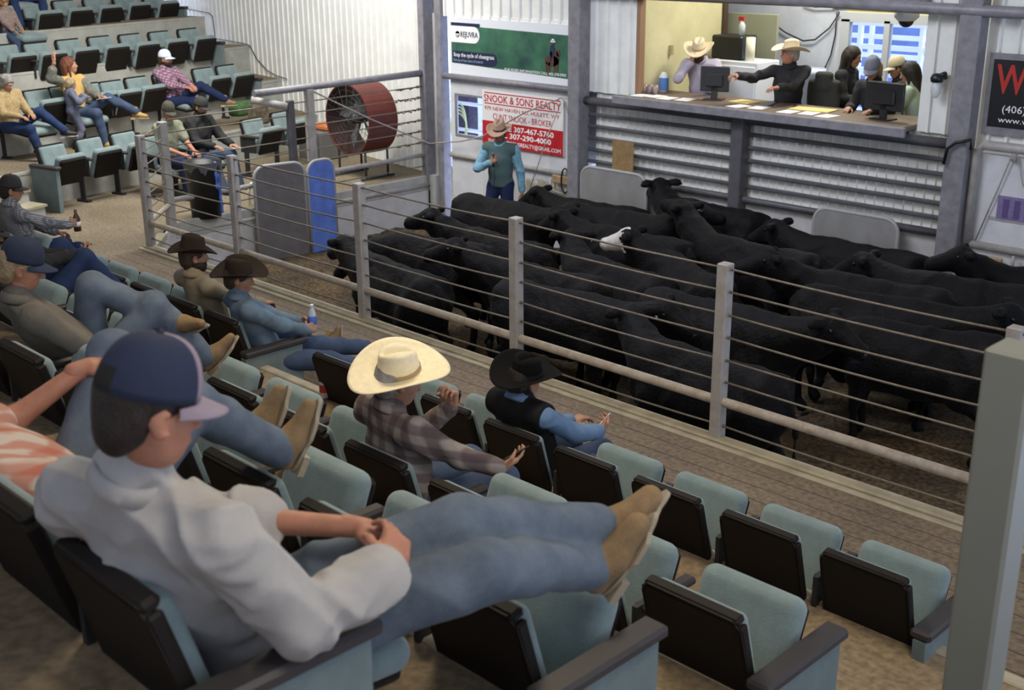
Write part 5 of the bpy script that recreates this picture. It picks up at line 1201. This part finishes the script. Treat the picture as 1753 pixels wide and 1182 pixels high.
POSES['sweater'] = seated(RB(2, -5.78), -.1, lean=38, slouch=.02, pel_y=.22, look=(.35, 1, -.35), head=(0, .06, .02), handR=(.34, .46, .42), handL=(-.05, .30, .62), anR=(.12, .80, .45), anL=(.16, .62, .70), knR=(.1, 0, 1), knL=(.1, 0, 1), toeR=(.2, .6, .7), toeL=(.9, .3, .2), ftR=(0, -.7, .6), ftL=(-.3, -.8, .4), poleR=(.8, 0, -.6))
POSES['navyjeans'] = seated(RB(1, -8.75), 0, lean=36, slouch=.05, pel_y=.2, look=(.1, 1, -.5), handR=(.12, .52, .78), handL=(-.05, .52, .76), anR=(.20, .78, .42), anL=(-.16, .78, .46), knR=(.1, 0, 1), knL=(-.1, 0, 1), hdR=(-.3, 1, .1), hnR=(-.3, 0, .9))
POSES['orange'] = dict(pel=(-3.32, 1.36, 1.87), chest=(-3.32, 1.18, 2.06), neck=(-3.36, 1.03, 2.20), head=(-3.46, 1.02, 2.37), shR=(-3.14, 1.12, 2.12), shL=(-3.53, 1.08, 2.13), elR=(-3.06, 1.38, 2.02), wrR=(-3.22, 1.62, 2.13), elL=(-3.62, 1.36, 2.09), wrL=(-3.58, 1.60, 2.22),
    hdR=(-.3, .8, -.1), hnR=(0, 0, -1), hdL=(.1, 1, .1), hnL=(0, 0, -1), hipR=(-3.21, 1.42, 1.86), hipL=(-3.39, 1.42, 1.86), knR=(-3.28, 1.80, 2.12), anR=(-3.30, 2.12, 1.86), knL=(-3.64, 1.74, 2.22), anL=(-3.46, 2.10, 1.88), toeR=(.15, .35, .85), toeL=(.12, .40, .80), ftR=(-.1, -.8, .5), ftL=(-.1, -.8, .5), look=(.2, 1, -.2), root=(-3.3, 1.36, 1.38))
mz = ony(858, 322, 11.35)
POSES['ringman'] = seated((mz[0], 11.35, RF), math.pi + .45, lean=-2, seat=.93, look=(.0, 1, -.12), handR=(.035, .27, 1.24), handL=(-.30, .02, .80), poleR=(.9, -.2, -.6), poleL=(-.6, -.6, 0), anR=(.13, .03, .10), anL=(-.15, .0, .10), knR=(.1, 1, 0), knL=(-.1, 1, 0), hdR=(-.5, .35, .5), hnR=(-.5, -.9, .0), hdL=(0, .1, -1), hnL=(1, .2, 0), head=(0, -.0, 0), shw=.19, s=1.05)
POSES['lavender'] = seated((-9.50, 12.90, .97), math.pi + .50, lean=-14, look=(.10, 1, -.22), head=(.03, .0, -.05), handR=(.10, .30, .98), handL=(-.20, .48, .80), poleR=(.8, 0, -1), hdR=(-.25, .10, 1), hnR=(-.6, -.5, 0), hdL=(.8, .6, 0), seat=.50)
POSES['blackshirt'] = seated((-8.12, 12.78, .98), math.pi + .45, lean=-8, look=(.9, .5, -.05), handR=(.56, .42, .92), handL=(.06, .50, .80), poleR=(.4, -.5, -.8), hdR=(.6, .7, .0), hdL=(.7, .7, 0), seat=.50)
POSES['longhair'] = seated((-7.78, 13.45, .55), -math.pi / 2 + .1, lean=-5, seat=.88, look=(-.1, 1, -.2), anR=(.1, 0, .08), anL=(-.1, 0, .08), knR=(0, 1, 0), knL=(0, 1, 0), s=.98, handR=(.10, .34, 1.06), handL=(-.1, .3, 1.0), hdR=(0, 1, -.4), shw=.17)
POSES['greycap'] = seated((-6.98, 12.86, .56), math.pi - .1, lean=-12, seat=.90, look=(-.35, 1, -.5), anR=(.1, -.1, .08), anL=(-.1, -.1, .08), knR=(0, 1, 0), knL=(0, 1, 0), s=.95, handR=(.10, .42, 1.10), handL=(-.2, .40, 1.10), hdR=(-.3, 1, -.1), shw=.17)
POSES['darkcap'] = seated((-7.25, 13.85, .5), math.pi / 2 + .6, lean=0, seat=.84, look=(0, 1, -.3), anR=(.1, 0, .08), anL=(-.1, 0, .08), knR=(0, 1, 0), knL=(0, 1, 0), s=.95, handR=(.2, .3, .95), handL=(-.2, .3, .95))
POSES['greentop'] = seated((-6.66, 13.25, .5), math.pi / 2 + .1, lean=-12, seat=.88, look=(-.1, 1, -.3), anR=(.1, 0, .08), anL=(-.1, 0, .08), knR=(0, 1, 0), knL=(0, 1, 0), s=.95, handR=(.25, .3, 1.2), handL=(-.1, .36, 1.2))
POSES['curly'] = seated(LB((L4n, 0), .16, -.20), RZL, seat=.74, lean=12, look=(-.2, 1, -.25), handR=(.1, .36, .70), handL=(-.1, .36, .72), s=.70, anL=(-.14, .5, .08))
POSES['elder'] = seated(LB((L2n, 0), .12, -.26), RZL, lean=3, look=(-.15, 1, -.5), handR=(.08, .34, .68), handL=(-.10, .36, .70), anR=(-.05, .55, .08), anL=(-.48, .60, .42), knL=(.1, .3, 1), toeL=(-.6, .7, 0), head=(0, .03, -.04), s=.93)
POSES['yellow'] = seated(LB((L2n, 2), .12, .0), RZL, lean=12, look=(-.75, 1, .12), handR=(.42, .12, 1.28), poleR=(1, .2, -.4), hdR=(-.1, -.1, 1), hnR=(-1, 0, 0), handL=(-.14, .36, .72), hdL=(.1, 1, .2), anR=(-.02, .50, .08), anL=(-.52, .66, .48), knL=(-.1, .3, 1), toeL=(-.5, .8, -.05), head=(-.02, 0, 0), toeR=(0, 1, 0))
POSES['whitecap'] = seated(LB((L2n, 6), .12, -.12), RZL, lean=16, slouch=.05, look=(-.45, 1, -.05), handR=(.06, .34, .70), handL=(-.05, .37, .71), anR=(-.1, .60, .08), anL=(-.50, .64, .46), knL=(-.1, .3, 1), toeL=(-.5, .8, 0))
POSES['camocap'] = seated(LB(('men', 0), .12, .0), RZL, lean=-4, look=(.35, 1, -.35), handR=(.14, .40, .64), handL=(-.1, .42, .64), anR=(.16, .5, .08))
POSES['blackjacket'] = seated(LB(('men', 1), .12, .05), RZL, lean=-6, look=(-.15, 1, -.4), handR=(.12, .42, .66), handL=(-.20, .44, .64), hdL=(0, 1, -.1), anR=(.2, .62, .08), anL=(-.2, .55, .08))
POSES['legs'] = seated(LP(-18.42, 13.95, 2.0), RZL, lean=10, anR=(.22, .46, .08), anL=(-.30, .46, .08), knR=(.3, .3, 1), knL=(-.3, .3, 1))
#BUILD
def headtop(q, up=.045, back=0., tilt=0., roll=0.):
    """hat seat and frame on a built person's head; tilt in degrees lowers the front"""
    a = math.radians(tilt); c, s_ = math.cos(a), math.sin(a); R = q.Rh @ np.array([[1, 0, 0], [0, c, s_], [0, -s_, c]]); b_ = math.radians(roll); R = R @ np.array([[math.cos(b_), 0, math.sin(b_)], [0, 1, 0], [-math.sin(b_), 0, math.cos(b_)]]); return q.hd + q.Rh @ (np.array([0, -.012 + back, up]) * q.s), R
TOP = lambda m, **k: dict(m=m, **k)
M_STRIPE = mat('pale_grey_cotton', (.37, .355, .34), .9, noise=.06, nscale=30, bump=.15, bscale=300); M_TANSH = mat('tan_cotton', (.27, .22, .145), .9, noise=.2, nscale=4); M_CHAMB = mat('blue_chambray', (.125, .185, .25), .9, noise=.25, nscale=8)
M_PLB = plaid('brown_white_plaid', (.30, .25, .22), (.06, .035, .035), (.07, .04, .045), 11, .5, (1, .3, .15), (.1, .35, 1)); M_OR = plaid('orange_white_plaid', (.52, .44, .37), (.42, .08, .03), (.40, .09, .04), 16, .38)
M_PURP = plaid('purple_white_plaid', (.38, .25, .32), (.10, .03, .06), (.10, .03, .07), 22, .45); M_GING = plaid('navy_grey_gingham', (.36, .36, .37), (.06, .06, .08), (.06, .06, .09), 45, .5)
M_VEST = mat('black_quilted_vest', (.009, .009, .010), .75, spec=.2); M_BLKSH = mat('black_cotton', (.012, .012, .014), .85); M_BLUSH = mat('light_blue_shirt', (.13, .22, .36), .85, noise=.2, nscale=10); M_RINGSH = mat('pale_blue_striped_shirt', (.20, .40, .52), .8, noise=.4, nscale=25)
M_TEALV = mat('grey_teal_vest', (.07, .12, .12), .85); M_LAV = plaid('lavender_check', (.50, .47, .54), (.34, .30, .40), None, 40, .4); M_GREYSW = mat('grey_brown_sweater', (.15, .135, .11), .95, noise=.2, nscale=6, bump=.4, bscale=200)
M_MUST = mat('mustard_shirt', (.50, .32, .10), .85); M_YELP = mat('yellow_patterned_cloth', (.50, .38, .16), .85, noise=.7, nscale=40, col2=(.20, .13, .08)); M_CARD = mat('striped_cardigan', (.22, .22, .18), .9, noise=.6, nscale=30, col2=(.08, .09, .08))
M_NAVYP = mat('navy_white_pattern', (.012, .018, .06), .85, noise=.8, nscale=70, col2=(.22, .23, .30)); M_GREENT = mat('pale_green_cotton', (.42, .52, .42), .9); M_KHAKI = mat('khaki_green_shirt', (.22, .23, .16), .9); M_BRNPL = mat('brown_plaid_cloth', (.17, .10, .07), .85, noise=.6, nscale=30, col2=(.32, .26, .24))
M_NAVYC = mat('navy_cap_cloth', (.012, .020, .05), .85, noise=.2, nscale=10); M_MAUVE = mat('faded_mauve_cloth', (.25, .20, .25), .85, noise=.2, nscale=6); M_MESH = mat('black_cap_mesh', (.012, .011, .010), .9, bump=.8, bscale=350); M_WCAP = mat('white_cap_cloth', (.62, .68, .78), .8); M_DCAP = mat('charcoal_cap_cloth', (.03, .028, .026), .85); M_GCAP = mat('grey_cap_cloth', (.18, .19, .24), .85); M_TANCAP = mat('tan_cap_cloth', (.50, .44, .30), .85); M_CAMO = mat('camouflage_cap_cloth', (.10, .085, .06), .9, noise=.8, nscale=40, col2=(.02, .02, .015))
M_PHONE = mat('black_phone', (.008, .008, .01), .15); M_PHW = mat('white_phone', (.6, .62, .66), .25)
TANB = (M_BOOTT, M_SOLE, .15); BRNB = (M_BOOTB, mat('dark_sole', (.03, .02, .015), .8), .15); BLKS = (M_BLKSHOE, mat('light_shoe_sole', (.5, .5, .48), .7), .02, 'shoe', 1)
def held(q, sd, lo, hi, m, name, label, cat, off=(0, .075, .03), bev=.005):
    """a thing held in hand sd, placed against the palm (x across, y along the fingers, z out of the palm)"""
    w = q.P['wr' + sd]; d = nrm(q.P['hd' + sd]); n = q.P['hn' + sd]; n = nrm(n - d * (n @ d)); R = np.array([np.cross(d, n), d, n]).T; c = w + R @ np.array(off)
    return MB().box(lo, hi, R=R, c=(0, 0, 0), bev=bev).build(name, m, loc=tuple(c), label=label, cat=cat)
ST = ' in the stands'
# --- the man nearest the camera
q = person('man in a navy cap and pale grey shirt lying back in the fourth row', POSES['main'], TOP(M_STRIPE, sleeve='roll', thick=.022, wr=.013, wf=46, rup=(.80, .42)), M_JEANL, shoes=None, s=1.08, h=.009, hh=.0045, torso=(1.10, 1.18), hcurl=(.75, .75), wr=.008, skin=M_SKIN2)
for sd in 'RL':
    boot(q.P['an' + sd] - q.loc, q.P['toe' + sd], q.P['ft' + sd], M_BOOTT, M_SOLE, q.root, 1.12, .12, q.P['kn' + sd] - q.loc, h=.007, pointy=False)
c, R = headtop(q, .048, 0, 4); cp = cap_hat(c, R, M_NAVYC, M_MAUVE, q.root, 1.12)
cp.data.materials.append(M_MAUVE); cp.data.materials.append(M_MESH)
for p in cp.data.polygons:
    v = R.T @ (np.array(p.center[:]) - c)
    an_ = math.degrees(math.atan2(v[1], v[0]))
    if 49 < an_ < 131: p.material_index = 1
    elif -115 < an_ < -65 and v[2] < .05: p.material_index = 2
hair_obj(q.hd, q.Rh, H_DARK, q.root, 1.08, vol=.003, nape=.93)
# --- front rows
def cowman(key, label, top, bot, hat, band, hatkw={}, hc=H_DARK, beard=None, shoes=TANB, tilt=0, roll=0, skin=None, **kw):
    top.setdefault('wr', .009); top.setdefault('wf', 38)
    q = person(label, POSES[key], top, bot, shoes=shoes, skin=skin, **kw)
    hair_obj(q.hd, q.Rh, hc, q.root, q.s, vol=.006)
    if beard: beard_obj(q.hd, q.Rh, beard, q.root, q.s)
    c, R = headtop(q, .045, 0, tilt, roll); cowboy_hat(c, R, hat, band, q.root, s=q.s * 1.04, **hatkw); return q
def capman(key, label, top, bot, cap, visor, hc=H_DARK, beard=None, shoes=TANB, long=0., skin=None, tilt=0, **kw):
    top.setdefault('wr', .009); top.setdefault('wf', 38)
    q = person(label, POSES[key], top, bot, shoes=shoes, skin=skin, **kw)
    hair_obj(q.hd, q.Rh, hc, q.root, q.s, vol=.006, long=long)
    if beard: beard_obj(q.hd, q.Rh, beard, q.root, q.s)
    c, R = headtop(q, .045, 0, tilt); cap_hat(c, R, cap, visor, q.root, s=q.s * 1.03); return q
cowman('tan', 'bearded man in a dark brown hat and tan shirt in the front row', TOP(M_TANSH), M_JEAND, M_FELTB, M_BAND, dict(brim=.085, curl=.05, crown=.13), H_BRN, H_DARK, tilt=4)
q = cowman('denim', 'man in a dark brown hat and blue shirt holding a water bottle', TOP(M_CHAMB), M_JEAN, M_FELTB, M_BAND, dict(brim=.11, curl=.06), H_BRN, tilt=-12, roll=10, hcurl=(1.1, .9))
w = q.P['wrR'] + nrm(q.P['hdR']) * .075 + np.array([-.03, .02, -.05]); bottle(tuple(w), .22, 'small water bottle in the hands of the man in the blue shirt', band=(.08, .16, .6), name='water_bottle')
q = cowman('straw', 'man in a wide straw hat and brown plaid shirt in the second row', TOP(M_PLB), M_JEAN, M_STRAW, M_BANDT, dict(brim=.135, curl=.055, crown=.125), H_GREY, tilt=-22, roll=14, hcurl=(.5, 1.2), shoes=BRNB)
held(q, 'R', (-.04, -.075, -.005), (.04, .075, .005), M_PHONE, 'phone', 'black phone in the right hand of the man in the straw hat', 'phone', off=(-.0, .10, .03))
q = cowman('vest', 'man in a black hat, black vest and light blue shirt', TOP(M_BLUSH, vest=M_VEST), M_JEAN, M_FELT, M_BAND, dict(brim=.12, curl=.06, crown=.12), H_DARK, tilt=-20, roll=12, shoes=BRNB, hcurl=(.9, .6))
held(q, 'R', (-.035, -.07, -.004), (.035, .07, .004), M_PHW, 'phone', 'small pale phone held by the man in the black vest', 'phone', off=(0, .09, .028))
q = capman('check', 'man in a charcoal cap and small-checked shirt holding a brown bottle', TOP(M_GING), M_JEAND, M_DCAP, M_DCAP, H_DARK, hcurl=(1.3, .8))
w = q.P['wrR'] + nrm(q.P['hdR']) * .07 + np.array([-.02, .02, -.10]); t = empty('brown_bottle', tuple(w), label='brown bottle with pale label held upright by the man in checks', cat='bottle')
MB().lathe([(0, 0), (.036, 0), (.038, .13), (.015, .18), (.015, .22), (0, .22)], n=16).build('bottle_body', mat('brown_glass', (.09, .035, .015), .2), t); MB().lathe([(.0385, .05), (.0388, .05), (.0388, .10), (.0385, .10)], n=16).build('label_band', M_WT, t)
capman('sweater', 'man in a navy cap and grey brown sweater slouching low, legs crossed', TOP(M_GREYSW), M_JEANL, M_NAVYC, M_NAVYC, H_BLOND, hcurl=(.7, .6), skin=M_SKIN2)
q = capman('navyjeans', 'person in dark blue jeans with knees up holding a phone, far left', TOP(M_BLKSH), M_JEANB, M_DCAP, M_DCAP, H_BRN, hcurl=(.7, .7))
held(q, 'R', (-.035, -.07, -.004), (.035, .07, .004), M_PHONE, 'phone', 'black phone above the dark blue jeans at the far left', 'phone', off=(0, .09, .03))
q = person('man in an orange and white plaid shirt with boots on the row ahead', POSES['orange'], TOP(M_OR, sleeve='short', thick=.022, wr=.006), M_JEANL, shoes=None, s=1.08, h=.010, torso=(1.05, 1.15), hcurl=(.6, .6), skin=M_SKIN2)
M_ORL = mat('orange_boot_leather', (.36, .13, .04), .55, noise=.5, nscale=12)
for sd in 'RL':
    b = boot(q.P['an' + sd] - q.loc, q.P['toe' + sd], q.P['ft' + sd], M_BOOTT, M_SOLE, q.root, 1.05, .12, q.P['kn' + sd] - q.loc, h=.008); b.data.materials.append(M_ORL); a0 = q.P['an' + sd] - q.loc; dk = nrm(q.P['kn' + sd] - q.loc - a0)
    for p in b.data.polygons:
        if (np.array(p.center[:]) - a0) @ dk > .035: p.material_index = 1
hair_obj(q.hd, q.Rh, H_BRN, q.root, 1.05)
kp = q.P['knL'] - q.loc; MB().sphere(kp + np.array((.02, -.015, .052)), (.035, .045, .026), 12).build('bare_knee', M_SKIN, q.root, label='bare skin in the torn knee of the jeans')
# --- in the ring
q = cowman('ringman', 'man standing in the ring in a tan hat and blue shirt with a microphone', TOP(M_RINGSH, vest=M_TEALV), M_JEAND, M_TANFELT, M_BAND, dict(brim=.095, curl=.05), H_BRN, tilt=10, hcurl=(1.3, .5), shoes=BRNB, skin=M_SKIN2)
w = q.P['wrR'] + nrm(q.P['hdR']) * .07 + np.array([0, 0, -.02]); t = empty('microphone', tuple(w), label='black microphone with a cord in the ringman\'s right hand', cat='microphone')
MB().tube([(0, 0, -.07), (0, 0, .08)], [.012, .016], 10).build('handle', M_BLACK, t); MB().sphere((0, 0, .10), .025, 12).build('mic_head', M_DARKST, t); MB().tube([(0, 0, -.07), (.02, .0, -.2), (.0, -.02, -.5), (.04, 0, -.9), (.0, .1, -1.2)], .005, 6).build('cord', M_BLACK, t)
# --- clerks
cowman('lavender', 'man in a pale hat and lavender checked shirt resting his face on one hand', TOP(M_LAV), M_JEAND, M_STRAW2, M_BANDT, dict(brim=.115, curl=.06), H_BRN, H_BRN, shoes=None, tilt=8, hcurl=(1.3, .6), skin=M_SKIN2)
cowman('blackshirt', 'man in a cream hat and black shirt reaching across the counter', TOP(M_BLKSH), M_JEAND, M_STRAW2, M_BANDT, dict(brim=.125, curl=.055), H_GREY, shoes=None, tilt=-6, hcurl=(.9, .5), torso=(1.12, 1.25), skin=M_SKIN2)
q = person('woman with long dark hair in a black jacket by the booth window', POSES['longhair'], TOP(M_BLKSH), M_JEAND, female=True); hair_obj(q.hd, q.Rh, H_DARK, q.root, .98, long=.26, vol=.016)
capman('greycap', 'clerk in a grey cap and black top looking down at the counter', TOP(M_BLKSH), M_JEAND, M_GCAP, M_GCAP, H_BLOND, female=True, shoes=None, long=.12)
capman('darkcap', 'person in a tan cap and dark top in front of the booth window', TOP(M_BLKSH), M_JEAND, M_TANCAP, M_TANCAP, H_DARK, shoes=None)
q = person('woman with dark hair in a pale green top at the right of the booth', POSES['greentop'], TOP(M_GREENT, collar=False), M_JEAND, female=True); hair_obj(q.hd, q.Rh, H_DARK, q.root, .95, long=.24, vol=.018)
# --- far stand
q = person('child with curly ginger hair and brown plaid shirt at the top left', POSES['curly'], TOP(M_BRNPL), M_JEAN, s=.70, female=True, shoes=BLKS); hair_obj(q.hd, q.Rh, H_GING, q.root, .72, vol=.035, curly=.008)
q = person('older woman with short grey hair and yellow patterned blouse', POSES['elder'], TOP(M_YELP), M_JEANB, female=True, shoes=BLKS, torso=(1.05, 1.15), s=.93); hair_obj(q.hd, q.Rh, H_GREY, q.root, .93, vol=.020, curly=.004)
held(q, 'R', (-.035, -.07, -.004), (.035, .07, .004), M_PHONE, 'phone', 'black phone in the hands of the older woman in yellow', 'phone', off=(0, .09, .03))
GOLDS = (mat('gold_sneaker', (.38, .24, .07), .45), mat('tan_sole', (.45, .33, .18), .7), .02, 'shoe', 1)
q = person('woman with long auburn hair, mustard shirt and one arm raised', POSES['yellow'], TOP(M_MUST, sleeve='short', collar=False), M_JEAN, female=True, shoes=GOLDS); hair_obj(q.hd, q.Rh, H_RED, q.root, 1, long=.22, vol=.014)
for sd in 'RL':
    a, k = q.P['an' + sd] - q.loc, q.P['kn' + sd] - q.loc; MB().tube([a - nrm(k - a) * .0, a + nrm(k - a) * .09], .050, 12).build('sock', mat('pink_sock', (.60, .06, .12), .8), q.root)
T = SDF(); 
for sd in 'RL': T.cap(q.P['sh' + sd], q.P['el' + sd], .060, .054, .03).cap(q.P['el' + sd], q.P['el' + sd] * .5 + q.P['wr' + sd] * .5, .054, .050, .03)
q.put('cardigan_sleeve', T.inflate(.018).mesh(.013, wr=.004), M_CARD)
held(q, 'L', (-.09, -.07, -.005), (.09, .07, .005), M_PHW, 'notebook', 'pale notebook on the lap of the woman in mustard', 'notebook', off=(0, .08, .03))
# child standing beside her, arm up round her shoulder
cb = LB((L2n, 1), .34, .17); cb[2] = .5
Jc = seated(tuple(cb), RZL + 1.2, lean=-2, seat=.93, look=(.2, 1, -.1), anR=(.09, 0, .09), anL=(-.09, 0, .09), knR=(0, 1, 0), knL=(0, 1, 0), s=.60, handR=(.30, .30, 1.30), handL=(-.05, .34, 1.30), shw=.16)
q = person('blond toddler in a navy patterned outfit standing beside the woman in mustard', Jc, TOP(M_NAVYP, collar=False), M_NAVYP, s=.64, h=.011, female=True, hx=.005, shoes=BLKS); hair_obj(q.hd, q.Rh, H_BLOND, q.root, .66, vol=.020, long=.05, curly=.003)
q = capman('whitecap', 'bearded man in a white cap and purple plaid shirt, legs crossed', TOP(M_PURP), M_JEAND, M_WCAP, M_WCAP, H_BRN, H_DARK, torso=(1.15, 1.25), shoes=(M_BOOTT, M_SOLE, .02, 'shoe', 1), skin=M_SKIN2)
capman('camocap', 'man in a camouflage cap and khaki shirt behind the fence corner', TOP(M_KHAKI, sleeve='short'), M_JEAND, M_CAMO, M_CAMO, H_GREY, shoes=BLKS, skin=M_SKIN2)
q = capman('blackjacket', 'man in a black cap and black jacket holding a paper behind the rail', TOP(mat('black_jacket', (.010, .010, .011), .8), thick=.022), M_JEAN, M_DCAP, M_DCAP, H_DARK, H_DARK, shoes=BLKS, torso=(1.1, 1.2))
held(q, 'L', (-.06, -.09, -.003), (.06, .09, .003), M_PHW, 'paper', 'folded white paper in the hand of the man in the black jacket', 'paper', off=(0, .10, .03))
place_chair('d', tuple(LP(-18.54, 13.95, 2.0)), RZL, 'occupied teal seat at the top edge under the person in blue jeans', None)
person('person in blue jeans at the top edge, only the legs in view', POSES['legs'], TOP(M_BLKSH), M_JEANB, shoes=BLKS)
for k in list(PROTO):
    if k not in used_proto:
        for ch in list(PROTO[k].children): bpy.data.objects.remove(ch)
        bpy.data.objects.remove(PROTO[k])
